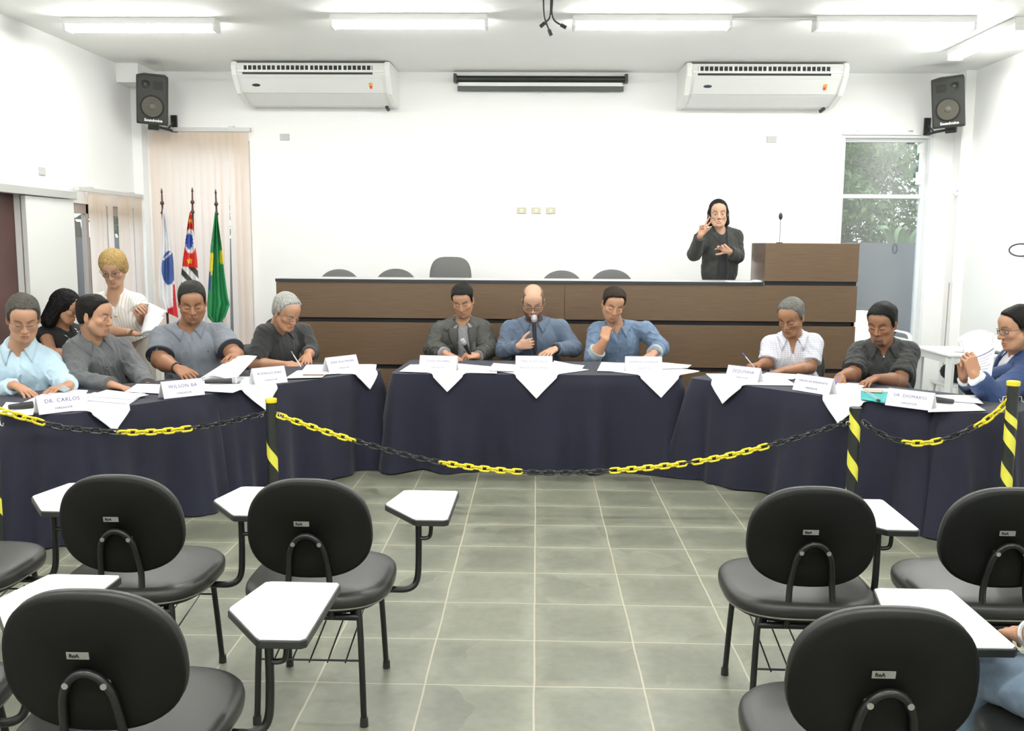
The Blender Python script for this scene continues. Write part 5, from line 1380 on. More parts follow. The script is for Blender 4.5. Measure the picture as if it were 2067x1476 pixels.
# ------------------------------------------------------------------ people
def fabric(name, c, rough=.85, var=.10, vs=9, bump=.10, bs=420, sheen=.1): return mat(name, c, rough, bump=bump, bscale=bs, var=var, vscale=vs, sheen=sheen)
def stripes_mat(name, base, line, axis_sets, thr=.86, rough=.85):
    m = mat(name, base, rough); nt = m.node_tree; b = nt.nodes['Principled BSDF']; L = nt.links.new
    tc = N(nt, 'ShaderNodeTexCoord'); fac = None
    for (vec, freq) in axis_sets:
        dp = N(nt, 'ShaderNodeVectorMath', operation='DOT_PRODUCT'); dp.inputs[1].default_value = tuple(v*freq for v in vec); L(tc.outputs['Object'], dp.inputs[0])
        fr = N(nt, 'ShaderNodeMath', operation='FRACT'); L(dp.outputs['Value'], fr.inputs[0])
        gt = N(nt, 'ShaderNodeMath', operation='GREATER_THAN'); gt.inputs[1].default_value = thr; L(fr.outputs[0], gt.inputs[0])
        if fac is None: fac = gt.outputs[0]
        else:
            ad = N(nt, 'ShaderNodeMath', operation='MAXIMUM'); L(fac, ad.inputs[0]); L(gt.outputs[0], ad.inputs[1]); fac = ad.outputs[0]
    mx = N(nt, 'ShaderNodeMix', data_type='RGBA'); L(fac, mx.inputs[0]); mx.inputs[6].default_value = (*base[:3], 1); mx.inputs[7].default_value = (*line[:3], 1); L(mx.outputs[2], b.inputs['Base Color'])
    return m
LBLUE = fabric('pale_blue_shirt', (.50, .66, .76)); GREYS = fabric('grey_shirt', (.125, .13, .135)); GPOLO = fabric('grey_polo', (.20, .22, .255)); BPOLO = fabric('charcoal_polo', (.040, .042, .042))
JACK = fabric('olive_black_jacket', (.050, .052, .043), .55, sheen=0); GINN = fabric('grey_inner_shirt', (.27, .27, .29)); BSH = fabric('slate_blue_shirt', (.105, .145, .21)); DEN = fabric('denim_shirt', (.135, .205, .31), var=.22, vs=22, bump=.25)
DENP = fabric('pale_denim', (.42, .48, .52), var=.12); CHK = stripes_mat('checked_white', (.72, .72, .76), (.52, .54, .64), (((1, .3, 0), 62), ((0, 0, 1), 62)), .78); MPOLO = fabric('mottled_black_polo', (.032, .034, .033), var=.35, vs=30)
SUIT = fabric('blue_suit', (.020, .052, .16), .7); WSH = fabric('white_shirt', (.75, .76, .80)); KNIT = stripes_mat('ribbed_white_knit', (.76, .74, .70), (.50, .46, .43), (((1, -.35, 0), 48),), .82)
BTOP = fabric('black_top', (.016, .017, .019)); BBL = fabric('black_blouse', (.026, .028, .024)); DTR = fabric('dark_trousers', (.03, .032, .04)); JEAN = fabric('blue_jeans', (.24, .33, .44), var=.25, vs=18, bump=.3); BEIGE = fabric('beige_trousers', (.50, .46, .40)); TEAL = fabric('teal_shirt', (.06, .50, .66))
BTN = mat('dark_button', (.03, .03, .035), .3); WBT = mat('white_button', (.8, .8, .8), .3); BAND = mat('black_band', (.012, .012, .014), .4); WTRIM = mat('white_trim', (.75, .75, .74), .7); DTRIM = mat('dark_trim', (.045, .05, .065), .8); GOLD = mat('gold', (.75, .55, .25), .3, .8); SILV = mat('silver', (.7, .7, .7), .3, .8)
GBLK = mat('glasses_black', (.02, .018, .02), .3); GMET = mat('glasses_metal', (.12, .10, .09), .3, .5)
DOWN = (0, 0, -1)
rest = dict(curl=(.22, .26, .30, .34), spread=.12, thumb=(.65, .25)); rest2 = dict(curl=(.40, .48, .55, .6), spread=.08, thumb=(.5, .3)); grip = dict(curl=(1.05, 1.1, 1.15, 1.15), spread=.02, thumb=(.35, .75)); pinch = dict(curl=(.75, .85, 1.0, 1.1), spread=.03, thumb=(.35, .7))
SKA, SKB, SKC, SKD = (.43, .235, .14), (.32, .158, .085), (.49, .295, .195), (.255, .122, .063)

P8 = person(dict(label='bald man with a dark beard and glasses in a blue-grey shirt speaking into a microphone', base=(.0, 7.8), g=1.10, head=(1076, 608, 7.60), rot=(0, 27, 0), hs=1.12, seed=1,
    J=dict(N=(1078, 651, 7.68), SL=(1130, 664, 7.72), SR=(1030, 666, 7.72), EL=(1158, 704, 7.66), ER=(1017, 708, 7.62), WL=(1121, 705, 7.44), WR=(1048, 699, 7.44), P=(0, 7.80, .50, 0)), build=(1.15, 1.15), arm=1.12,
    HL=((-.55, -.75, -.22), (-.1, .05, -1), rest), HR=((.92, -.30, .25), (.30, .95, 0), dict(curl=(1.25, 1.25, 1.25, 1.3), spread=.02, thumb=(.9, .5))), skin=SKC, hair='short', bald_top=.085, scalp=.12, hair_t=(.0015, .002), hair_c=('stubble_brown', (.20, .13, .09)),
    beard='full', beard_c=(.035, .02, .013), brow=(.06, .035, .022), top=dict(name='shirt', mat=BSH, sleeve=1.95, V=(.06, .022), collar=(BSH, .40, .030, .030), placket=(BSH, -.07, -.36, .030), buttons=(WBT, (-.12, -.20, -.28, -.35)), amp=.007),
    trousers=DTR, glasses=(GBLK, .0265, .0165, -.003, .0021)))
P7 = person(dict(label='slim man in a dark open jacket over a grey shirt looking down at his papers', base=(-.58, 7.8), g=1.06, head=(934, 605, 7.62), rot=(-4, 26, 5), hs=1.08, seed=2,
    J=dict(N=(934, 652, 7.70), SL=(972, 666, 7.74), SR=(889, 670, 7.72), EL=(988, 704, 7.68), ER=(874, 704, 7.64), WL=(964, 719, 7.46), WR=(899, 714, 7.38), P=(-.58, 7.82, .50, 0)), arm=1.08,
    HL=((-.80, -.45, .05), (-.25, .35, -.9), grip), HR=((.80, -.42, -.22), (.1, -.1, -1), rest), skin=SKA, hair='low', hair_t=(.006, .014), hair_c=('black_brown', (.012, .010, .008)), brow=(.03, .02, .015), beard='stubble',
    top=dict(name='shirt', mat=GINN, sleeve=1.97, V=(.05, .022), collar=(GINN, .45, .035, .034), placket=(GINN, -.05, -.40, .028), buttons=(BTN, (-.12, -.20, -.28, -.35))),
    jacket=dict(mat=JACK, sleeve=1.86, sl=1.95, open=(.040, .075, .40), ox=.0, amp=.010, inf=.026, lapel=(JACK, .075, .20, 0)), trousers=DTR))
P9 = person(dict(label='man in a denim shirt holding his fist to his mouth, right of the bald man', base=(.72, 7.8), g=1.10, head=(1238, 613, 7.60), rot=(6, 24, -9), hs=1.09, seed=3,
    J=dict(N=(1243, 660, 7.70), SL=(1303, 668, 7.74), SR=(1206, 670, 7.72), EL=(1333, 702, 7.66), ER=(1196, 722, 7.50), WL=(1318, 716, 7.42), WR=(1222, 686, 7.40), P=(.66, 7.82, .50, 0)), build=(1.08, 1.05), arm=1.12,
    HL=((-.55, -.80, -.25), (-.1, -.1, -1), rest), HR=((.12, .35, .93), (.35, .85, -.2), dict(curl=(1.2, 1.2, 1.2, 1.2), spread=.02, thumb=(.3, .6))), skin=SKA, hair='short', part=.022, part_side=-1, hair_t=(.008, .016), hair_c=('dark_brown', (.028, .018, .011)), brow=(.04, .025, .018), beard='stubble',
    top=dict(name='shirt', mat=DEN, sleeve=1.40, sl=1.82, V=(.10, .030), collar=(DEN, .45, .035, .032), placket=(DEN, -.11, -.42, .034), buttons=(GOLD, (-.15, -.23, -.31)), pocket=(DEN, .10, -.17, .10, .12), amp=.009, cr=.007, cuff=(DENP, .055)), trousers=DTR))
P6 = person(dict(label='old grey-haired man with glasses in a charcoal polo writing with a pen', base=(-1.97, 7.3), g=1.08, head=(578, 629, 7.13), rot=(54, 27, 0), hs=1.12, seed=4,
    J=dict(N=(560, 664, 7.24), SL=(612, 672, 7.42), SR=(535, 675, 7.12), EL=(628, 710, 7.36), ER=(513, 737, 7.02), WL=(621, 718, 7.14), WR=(578, 737, 6.90), P=(-2.10, 7.42, .50, 0)), build=(1.1, 1.1), arm=1.08,
    HL=((.15, -.85, -.35), (0, -.2, -1), rest), HR=((.95, -.05, -.12), (.2, .5, -.8), pinch), skin=SKA, hair='receding', hair_t=(.010, .017), hair_c=('silver_grey', (.42, .42, .39)), brow=(.35, .32, .28),
    top=dict(name='polo_shirt', mat=BPOLO, sleeve=.82, sl=1.55, V=(.07, .024), collar=(BPOLO, .42, .026, .026), placket=(BPOLO, -.06, -.16, .03), amp=.007), trousers=DTR, glasses=(GMET, .024, .0145, -.004, .0010)))
P5 = person(dict(label='stout dark-haired man in a grey polo shirt reading a stapled paper', base=(-2.45, 6.75), g=1.13, head=(388, 609, 6.58), rot=(20, 21, 2), hs=1.14, seed=5,
    J=dict(N=(380, 662, 6.66), SL=(443, 676, 6.78), SR=(328, 682, 6.62), EL=(472, 716, 6.60), ER=(322, 728, 6.45), WL=(478, 722, 6.36), WR=(358, 744, 6.22), P=(-2.48, 6.82, .50, 0)), build=(1.25, 1.25), arm=1.25,
    HL=((.15, -.9, .1), (-.5, .2, -.8), pinch), HR=((.75, -.55, -.30), (.3, .2, -.95), rest2), skin=SKB, hair='short', hair_t=(.008, .013), hair_c=('dark_grey', (.030, .028, .025)), brow=(.03, .02, .015), beard='stubble', jowl=1,
    top=dict(name='polo_shirt', mat=GPOLO, sleeve=.80, V=(.08, .026), collar=(GPOLO, .42, .026, .026), placket=(GPOLO, -.07, -.18, .03), cr=.0, cuff=(DTRIM, .014), emblem=(DTRIM, .10, -.14, .005), amp=.006), trousers=DTR))
P3 = person(dict(label='man in a dark grey long-sleeved shirt turning his head to the right', base=(-2.9, 6.2), g=1.08, head=(191, 637, 6.05), rot=(84, 8, 0), hs=1.10, seed=6,
    J=dict(N=(188, 684, 6.12), SL=(244, 706, 6.30), SR=(153, 708, 6.06), EL=(280, 750, 6.22), ER=(154, 768, 5.86), WL=(298, 780, 6.00), WR=(226, 778, 5.68), P=(-2.98, 6.32, .50, 0)), build=(1.15, 1.12), arm=1.15,
    HL=((.4, -.9, -.2), (0, 0, -1), rest), HR=((.95, -.12, -.18), (0, -.1, -1), rest), skin=SKA, hair='short', hair_t=(.006, .014), hair_c=('black_brown', (.012, .010, .008)), brow=(.03, .02, .015), beard='stubble', open=1, gaze=.002,
    top=dict(name='shirt', mat=GREYS, sleeve=1.96, V=(.08, .026), collar=(GREYS, .48, .040, .034), placket=(GREYS, -.09, -.44, .030), buttons=(BTN, (-.14, -.23, -.32, -.41)), emblem=(mat('red_thread', (.5, .02, .03), .6), .10, -.15, .006), amp=.009, cuff=(GREYS, .05)), trousers=DTR))
P1 = person(dict(label='man with glasses in a pale blue shirt at the left picture edge looking down', base=(-3.2, 6.0), g=1.10, head=(47, 641, 5.72), rot=(32, 24, 0), hs=1.13, seed=7,
    J=dict(N=(40, 700, 5.82), SL=(98, 732, 5.94), SR=(-22, 738, 5.84), EL=(132, 776, 5.80), ER=(-38, 812, 5.66), WL=(140, 778, 5.56), WR=(28, 778, 5.42), P=(-3.25, 6.02, .50, 0)), build=(1.15, 1.15), arm=1.15,
    HL=((-.60, -.75, -.12), (-.15, -.2, -1), rest2), HR=((.88, -.30, -.30), (0, -.1, -1), rest), skin=SKA, hair='short', part=.016, part_side=1, hair_t=(.009, .016), hair_c=('grey_brown', (.085, .078, .066)), brow=(.05, .035, .025),
    top=dict(name='shirt', mat=LBLUE, sleeve=1.95, V=(.10, .030), collar=(LBLUE, .50, .038, .034), placket=(LBLUE, -.11, -.44, .030), buttons=(WBT, (-.16, -.25, -.34)), amp=.008), trousers=DTR, glasses=(GBLK, .026, .0135, -.003, .0012), rimless=1))
P10 = person(dict(label='older man in a white checked short-sleeved shirt writing with a blue pen', base=(2.0, 7.3), g=1.08, head=(1597, 639, 7.12), rot=(-38, 27, 0), hs=1.13, seed=8,
    J=dict(N=(1600, 681, 7.20), SL=(1642, 694, 7.22), SR=(1556, 697, 7.30), EL=(1636, 742, 7.10), ER=(1549, 735, 7.22), WL=(1576, 750, 6.92), WR=(1532, 737, 7.06), P=(2.02, 7.36, .50, 0)), build=(1.08, 1.05),
    HL=((-.80, -.45, -.10), (0, -.15, -1), rest2), HR=((-.80, -.55, .0), (.25, .2, -.9), pinch), skin=SKB, hair='receding', hair_t=(.007, .012), hair_c=('pepper_grey', (.15, .15, .135)), brow=(.08, .06, .05), beard='must', beard_c=(.25, .2, .16),
    top=dict(name='shirt', mat=CHK, sleeve=.78, V=(.13, .034), collar=(CHK, .55, .035, .030), placket=(CHK, -.15, -.42, .030), pocket=(CHK, .10, -.17, .09, .10), amp=.007), trousers=DTR))
P11 = person(dict(label='man with black hair and goatee in a mottled black polo shirt', base=(2.45, 6.7), g=1.10, head=(1781, 652, 6.52), rot=(-40, 18, 0), hs=1.13, seed=9,
    J=dict(N=(1782, 696, 6.62), SL=(1833, 712, 6.62), SR=(1736, 713, 6.70), EL=(1816, 771, 6.42), ER=(1722, 758, 6.54), WL=(1768, 764, 6.22), WR=(1696, 760, 6.34), P=(2.50, 6.78, .50, 0)), build=(1.12, 1.1), arm=1.12,
    HL=((-.78, -.50, -.20), (0, -.15, -1), rest2), HR=((-.55, -.72, -.42), (.1, 0, -1), rest2), skin=SKD, hair='low', hair_t=(.007, .016), hair_c=('black', (.010, .0095, .009)), brow=(.012, .010, .008), beard='goatee', beard_c=(.06, .045, .035),
    top=dict(name='polo_shirt', mat=MPOLO, sleeve=.80, V=(.11, .030), collar=(MPOLO, .50, .030, .028), placket=(MPOLO, -.11, -.20, .03), emblem=(WTRIM, .11, -.24, .018), buttons=(WBT, (-.045, -.15)), amp=.007), trousers=JEAN))
P12 = person(dict(label='man with glasses in a blue suit reading papers at the right picture edge', base=(3.1, 6.1), g=1.10, head=(2054, 662, 5.90), rot=(-88, 12, 0), hs=1.12, seed=10,
    J=dict(N=(2062, 712, 5.96), SL=(2082, 752, 5.80), SR=(2040, 742, 6.22), EL=(2006, 803, 5.66), ER=(1990, 800, 6.10), WL=(1965, 756, 5.64), WR=(1945, 762, 5.92), P=(3.22, 6.08, .50, 0)), build=(1.1, 1.1), arm=1.1,
    HL=((-.25, .05, .95), (-.1, .95, .1), dict(curl=(1.0, 1.05, 1.1, 1.1), spread=.02, thumb=(.2, .5))), HR=((-.1, -.1, .95), (-.1, -.9, .1), pinch), skin=SKA, hair='short', hair_t=(.007, .015), hair_c=('black_brown', (.012, .010, .008)), brow=(.03, .02, .015), jowl=1, open=1,
    top=dict(name='shirt', mat=WSH, sleeve=1.92, V=(.06, .024), collar=(WSH, .45, .032, .032), placket=(WSH, -.07, -.4, .03), amp=.005),
    jacket=dict(name='suit_jacket', mat=SUIT, sleeve=1.80, open=(.055, .035, .40), inf=.026, amp=.006, lapel=(SUIT, .075, .34, 1)), trousers=fabric('suit_trousers', (.025, .055, .16)), tvox=.009, glasses=(mat('glasses_burgundy', (.06, .015, .02), .3), .026, .0145, -.003, .0017)))
P13 = person(dict(label='woman in black signing with both hands, standing behind the bench', base=(1.72, 9.05), g=1.02, head=(1450, 431, 9.02), rot=(-6, 4, 2), hs=1.06, seed=11, floor=.30,
    J=dict(N=(1453, 466, 9.06), SL=(1484, 479, 9.10), SR=(1420, 480, 9.08), EL=(1489, 518, 9.02), ER=(1401, 514, 8.98), WL=(1471, 507, 8.80), WR=(1414, 474, 8.80), P=(1.74, 9.10, 1.10, 0)), bust=1, build=(1.0, .95), neck=.85, arm=.95,
    HL=((-.75, -.35, .45), (-.2, -.9, -.2), dict(curl=(.35, .45, .8, .9), spread=.25, thumb=(.9, .2))), HR=((.28, -.1, .95), (.2, -.9, .0), dict(curl=(.08, .12, 1.4, 1.4), spread=.35, thumb=(.4, .6))), skin=SKC, hair='tucked', hand=.95, hair_c=('black_brown', (.012, .010, .008)), brow=(.03, .02, .015), open=1,
    knees=((1.84, 9.05, .76), (1.62, 9.05, .76), (1.84, 9.1, .38), (1.62, 9.1, .38)),
    top=dict(name='undershirt', mat=BTOP, sleeve=.5, V=(.035, .05), amp=.003), jacket=dict(name='black_shirt', mat=BBL, sleeve=1.90, open=(.045, .040, .25), ox=.0, inf=.020, amp=.006, lapel=(BBL, .05, .09, 0)), trousers=DTR))
P4 = person(dict(label='blonde woman with glasses in a white ribbed top standing and handing out papers', base=(-3.2, 7.4), g=1.08, head=(229, 541, 7.22), rot=(8, 26, 3), hs=1.10, seed=12,
    J=dict(N=(233, 596, 7.32), SL=(276, 612, 7.36), SR=(194, 614, 7.34), EL=(289, 645, 7.30), ER=(200, 668, 7.28), WL=(289, 633, 7.06), WR=(262, 671, 7.00), P=(-3.25, 7.48, .92, 0)), bust=1, build=(1.08, 1.05), neck=.95,
    HL=((.05, -.75, .55), (.7, -.2, -.6), pinch), HR=((.88, -.35, -.15), (.2, -.1, .95), dict(curl=(.3, .3, .35, .4), spread=.08, thumb=(.7, .5))), skin=SKC, hair='bob', hair_c=('blond', (.46, .31, .12)), brow=(.25, .16, .09), lip=.9, open=1,
    knees=((-3.14, 7.45, .50), (-3.36, 7.45, .50), (-3.14, 7.5, .09), (-3.36, 7.5, .09)),
    top=dict(name='ribbed_top', mat=KNIT, sleeve=.38, V=(.07, .055), amp=.004, sr=1.1), trousers=BEIGE, glasses=(GBLK, .025, .0145, -.004, .0016)))
P2 = person(dict(label='woman with long black wavy hair in a sleeveless black top sitting behind, in profile', base=(-3.7, 7.5), g=1.0, head=(134, 619, 7.35), rot=(90, 24, 0), hs=1.04, seed=13,
    J=dict(N=(122, 658, 7.42), SL=(155, 672, 7.60), SR=(92, 676, 7.36), EL=(160, 708, 7.56), ER=(104, 712, 7.22), WL=(165, 716, 7.30), WR=(150, 720, 7.12), P=(-3.72, 7.62, .50, 0)), bust=1, neck=.85,
    HL=((.7, -.7, 0), DOWN, rest), HR=((.85, -.4, 0), DOWN, rest), skin=SKA, hair='long', hair_c=('black', (.010, .0095, .009)), brow=(.02, .015, .012), lip=.9,
    top=dict(name='sleeveless_top', mat=BTOP, sleeve=.14, V=(.10, .035), amp=.004), trousers=DTR, glasses=(GBLK, .024, .015, -.003, .0014)))
P14 = person(dict(label='person in blue jeans and teal shirt cut by the picture edge at the near right', base=(1.42, 2.05), g=1.0, head=(1.50, 2.0, 1.28), rot=(180, 5, 0), hs=1.0, seed=14,
    J=dict(N=(1.46, 1.92, 1.08, 0), SL=(1.27, 1.93, 1.02, 0), SR=(1.64, 1.93, 1.02, 0), EL=(1.25, 2.02, .76, 0), ER=(1.72, 2.02, .74, 0), WL=(1.215, 2.245, .655, 0), WR=(1.60, 2.26, .64, 0), P=(1.42, 1.94, .55, 0)),
    HL=((.05, .95, -.25), (.2, -.1, -1), rest2), HR=((-.3, .9, -.2), DOWN, rest2), skin=SKA, hair='short', hair_c=('silver_grey', (.42, .42, .39)),
    knees=((1.15, 2.36, .525), (1.60, 2.40, .53), (1.12, 2.40, .09), (1.60, 2.44, .09)), tvox=.006,
    top=dict(name='shirt', mat=TEAL, sleeve=.8, V=(.06, .03), amp=.005), trousers=JEAN))
# ------------------------------------------------------------------ chairs of the seated people
def seat_for(P, label, h=.80, back=.05, w=.46, bh=.40):
    if P is None: return
    f = nrmz(np.array([P.Fw[0], P.Fw[1], 0])); c = P.J['P']-f*back; rz = math.atan2(-f[0], f[1])
    visitor_chair((c[0], c[1], 0), rz, label, h=h, w=w, bh=bh, grp='black chairs of the seated speakers')
for P_, lb, h_ in ((P1, 'black chair under the man in the pale blue shirt', .78), (P3, 'black chair under the man in the grey long-sleeved shirt', .78), (P5, 'black chair under the stout man in the grey polo', .78), (P6, 'black chair under the old man writing', .78),
                   (P7, 'black chair under the man in the dark jacket', .76), (P8, 'black chair under the bald man', .76), (P9, 'black chair under the man in the denim shirt', .82), (P12, 'black chair under the man in the blue suit', 1.0), (P2, 'black chair under the woman in the sleeveless top', .78)):
    seat_for(P_, lb, h_)
seat_for(P10, 'black rounded chair back showing right of the man in the checked shirt', .83, .07, .50)
seat_for(P11, 'black rounded chair back showing right of the man in the mottled polo', .86, .07, .52)

# ------------------------------------------------------------------ microphones, pens
MICB = mat('mic_body', (.018, .018, .02), .35); MICH = mat('mic_grille', (.55, .56, .60), .35, .6, bump=.5, bscale=900)
def mic(a, b, label, head=True, r=.018):
    """a: tail, b: head end (world)"""
    a = np.array(a, float); b = np.array(b, float); d = nrmz(b-a); L = np.linalg.norm(b-a)
    t = thing('microphone', tuple((a+b)/2), label, 'microphone')
    x = nrmz(np.cross(d, [.13, .31, .9])); R = np.column_stack([x, np.cross(d, x), d])
    e = L-(.055 if head else .0)
    M().lathe([(r*.55, 0), (r*.7, .004), (r*.78, .03), (r*.95, e*.8), (r*1.02, e)], a, 18, R).build('handle', MICB, t, world=True)
    if head:
        M().lathe([(r*1.05, e), (r*1.35, e+.01), (r*1.42, e+.024), (r*1.40, e+.030), (r*1.2, e+.045), (r*.7, e+.055), (.001, e+.058)], a, 18, R).build('grille', MICH, t, world=True)
        M().lathe([(r*1.43, e+.022), (r*1.46, e+.025), (r*1.43, e+.029)], a, 18, R).build('band', SILV, t, world=True)
    return t
mz = TZ+.032
mic(atZ(17, 822, mz), atZ(66, 817, mz), 'black microphone body lying left of the leftmost name card', False, .020)
mic(atZ(413, 771, mz), atZ(486, 768, mz), 'black microphone with silver head lying beside the card right of the grey polo man', True, .018)
mic(atZ(1925, 811, mz), atZ(1872, 804, mz), 'black microphone body lying right of the rightmost name card', False, .020)
mic(atY(1080, 716, 7.46), atY(1078, 636, 7.44), 'microphone held upright by the bald man')
mic(atY(950, 718, 7.44), atY(932, 684, 7.40), 'microphone tilted in the hand of the man in the dark jacket', True, .017)
def pen(a, b, c, label, cap=None):
    a = np.array(a); b = np.array(b); t = thing('pen', tuple((a+b)/2), label, 'pen'); d = nrmz(b-a)
    M().tube([a, b-d*.012, b], [.0042, .0042, .001], 8).build('barrel', c, t, world=True)
    M().tube([a-d*.002, a+d*.035], [.0048, .0050], 8).build('cap', cap or c, t, world=True)
PBLUE = mat('pen_blue', (.10, .12, .55), .35); PGREY = mat('pen_grey', (.20, .24, .20), .35); PWH = mat('pen_clear', (.65, .66, .70), .25)
pen(atY(1499, 713, 7.00), atY(1527, 747, 6.94), PWH, 'pen with a blue cap in the hand of the man in the checked shirt', PBLUE)
pen(atY(588, 710, 6.92), atY(609, 743, 6.84), PWH, 'pen with a dark cap in the hand of the old man', PGREY)
pen(atY(1693, 762, 6.20), atY(1686, 778, 6.12), PBLUE, 'short blue pen in the fingers of the mottled polo man')
pen(atZ(612, 757, TZ+.02), atZ(656, 757, TZ+.02), mat('pen_brown', (.22, .11, .05), .4), 'brown pen lying in front of the old man')

# ------------------------------------------------------------------ papers
PAPER2 = mat('paper_cool', (.86, .86, .90), .6)
def sheet(W, label, m=PAPER, curl=0, kind='paper', grp='loose papers on the tables', th=.0015, wav=0, n=12):
    """W: four world corners in order"""
    W = [np.array(w, float) for w in W]; P = []
    nn = nrmz(np.cross(W[1]-W[0], W[3]-W[0])); nn = nn if nn[2] > 0 else -nn
    for i in range(n+1):
        u = i/n; row = []
        for j in range(n+1):
            v = j/n; p = W[0]*(1-u)*(1-v)+W[1]*u*(1-v)+W[2]*u*v+W[3]*(1-u)*v
            row.append(p+nn*(curl*math.sin(PI*u)+wav*math.sin(7*u+5*v)))
        P.append(row)
    c = sum(W)/4
    o = M().grid(P).build(kind, m, solid=th, base=c, angle=180); return tag(o, label, 'paper', grp)
def flat(px, z, label, **k): return sheet([atZ(x, y, z) for x, y in px], label, **k)
Z1 = TZ+.0125
flat([(-5, 836), (66, 838), (80, 815), (12, 812)], Z1, 'white sheet under the microphone at the left picture edge')
flat([(150, 806), (255, 815), (284, 801), (190, 792)], Z1+.002, 'white sheet fanned out right of the leftmost name card')
flat([(175, 800), (262, 806), (300, 797), (215, 787)], Z1+.006, 'upper sheet of the fan right of the leftmost name card')
flat([(96, 795), (170, 800), (178, 788), (112, 784)], Z1+.003, 'sheet behind the leftmost name card')
flat([(252, 791), (330, 795), (372, 777), (276, 775)], Z1, 'sheet under the hand of the man in the grey long-sleeved shirt')
flat([(395, 789), (470, 793), (510, 777), (440, 772)], Z1, 'sheet under the fallen microphone in front of the grey polo man')
flat([(575, 764), (650, 762), (672, 745), (600, 748)], Z1+.002, 'sheet the old man is writing on')
flat([(640, 757), (700, 753), (732, 738), (660, 742)], Z1, 'sheet behind the card right of the old man')
flat([(806, 750), (858, 752), (880, 736), (828, 736)], Z1, 'sheet left of the jacket man card')
flat([(918, 752), (1003, 754), (1003, 741), (926, 734)], Z1+.001, 'sheet between the jacket man card and the bald man card')
flat([(985, 748), (1040, 750), (1040, 736), (996, 733)], Z1+.007, 'top sheet beside the bald man card, left of it')
flat([(1110, 751), (1172, 748), (1180, 738), (1104, 730)], Z1, 'sheet right of the bald man card')
flat([(1205, 749), (1262, 750), (1262, 733), (1214, 731)], Z1, 'sheet left of the denim man card')
flat([(1332, 745), (1388, 743), (1396, 737), (1330, 731)], Z1+.004, 'sheet right of the denim man card')
flat([(1522, 763), (1600, 766), (1626, 757), (1548, 752)], Z1, 'sheet under the hands of the man in the checked shirt')
flat([(1664, 789), (1726, 792), (1752, 775), (1692, 772)], Z1, 'sheet under the hands of the mottled polo man')
flat([(1873, 832), (1990, 829), (1962, 812), (1880, 808)], Z1, 'large sheet right of the rightmost name card')
flat([(1890, 808), (1985, 815), (1968, 798), (1886, 797)], Z1+.006, 'sheet behind the microphone at the right')
# sheets bent up beside the bald man
sheet([atY(1116, 750, 6.95), atY(1118, 728, 7.1), atY(1168, 738, 7.05), atY(1178, 748, 6.95)], 'half open booklet standing beside the bald man card', curl=.012)
# papers held in hands
tag(sheet([atY(400, 766, 6.05), atY(470, 772, 5.98), atY(519, 719, 6.28), atY(440, 741, 6.30)], 'open stapled paper held by the stout man in the grey polo', curl=.035, kind='held_paper', grp='held'), 'open stapled paper held by the stout man in the grey polo', 'paper')
t = tag(sheet([atY(1958, 770, 5.80), atY(1999, 775, 5.72), atY(2011, 688, 5.74), atY(1963, 716, 5.84)], 'x', curl=-.03, m=PAPER2, kind='held_paper'), 'printed sheet held up by the man in the blue suit', 'paper', 'sheets held by the man in the blue suit')
sheet([atY(1950, 722, 5.9), atY(2003, 735, 5.84), atY(2006, 672, 5.9), atY(1937, 683, 6.0)], 'bent sheet behind the printed one of the blue suit man', curl=.03, m=PAPER, kind='held_paper', grp='sheets held by the man in the blue suit')
sheet([atY(284, 678, 6.92), atY(300, 681, 6.9), atY(336, 628, 6.98), atY(301, 611, 7.02)], 'loose white sheets handed out by the blonde woman', curl=.03, m=PAPER2, kind='held_paper', grp='sheets held by the blonde woman')
sheet([atY(284, 676, 6.88), atY(312, 668, 6.82), atY(331, 641, 6.9), atY(293, 634, 6.98)], 'front sheet of the bundle in the hands of the blonde woman', curl=.02, kind='held_paper', grp='sheets held by the blonde woman')
sheet([atY(110, 786, 5.48), atY(130, 792, 5.46), atY(142, 786, 5.50), atY(118, 776, 5.52)], 'folded grey paper under the left hand of the pale blue shirt man', m=mat('grey_paper', (.32, .38, .42), .6), curl=.006, th=.006, grp='folded')
# printed lines on the sheet held up at the right
W_ = [atY(1958, 770, 5.80), atY(1999, 775, 5.72), atY(2011, 688, 5.74), atY(1963, 716, 5.84)]
def on_sheet(u, v, off=-.004):
    nn = nrmz(np.cross(W_[1]-W_[0], W_[3]-W_[0])); nn = nn if nn[2] > 0 else -nn; p = W_[0]*(1-u)*(1-v)+W_[1]*u*(1-v)+W_[2]*u*v+W_[3]*(1-u)*v; q = nn*(-.03*math.sin(PI*u)); d = nrmz(np.array([0, 0, 1.6])-p); return p+q+d*abs(off)-np.array(t.location)
PRM = mat('print_grey', (.50, .50, .60), .6); PRB = mat('print_blue', (.22, .24, .50), .6)
for (v0, v1, u0, u1, mm, nm) in [(.84, .87, .1, .92, PRB, 'printed_rule')]+[(.74-.085*k, .755-.085*k, .12, .85-.1*(k % 3), PRM, 'printed_line') for k in range(8)]:
    M().grid([[on_sheet(u0+(u1-u0)*i/8, v) for v in (v0, v1)] for i in range(9)]).build(nm, mm, t)
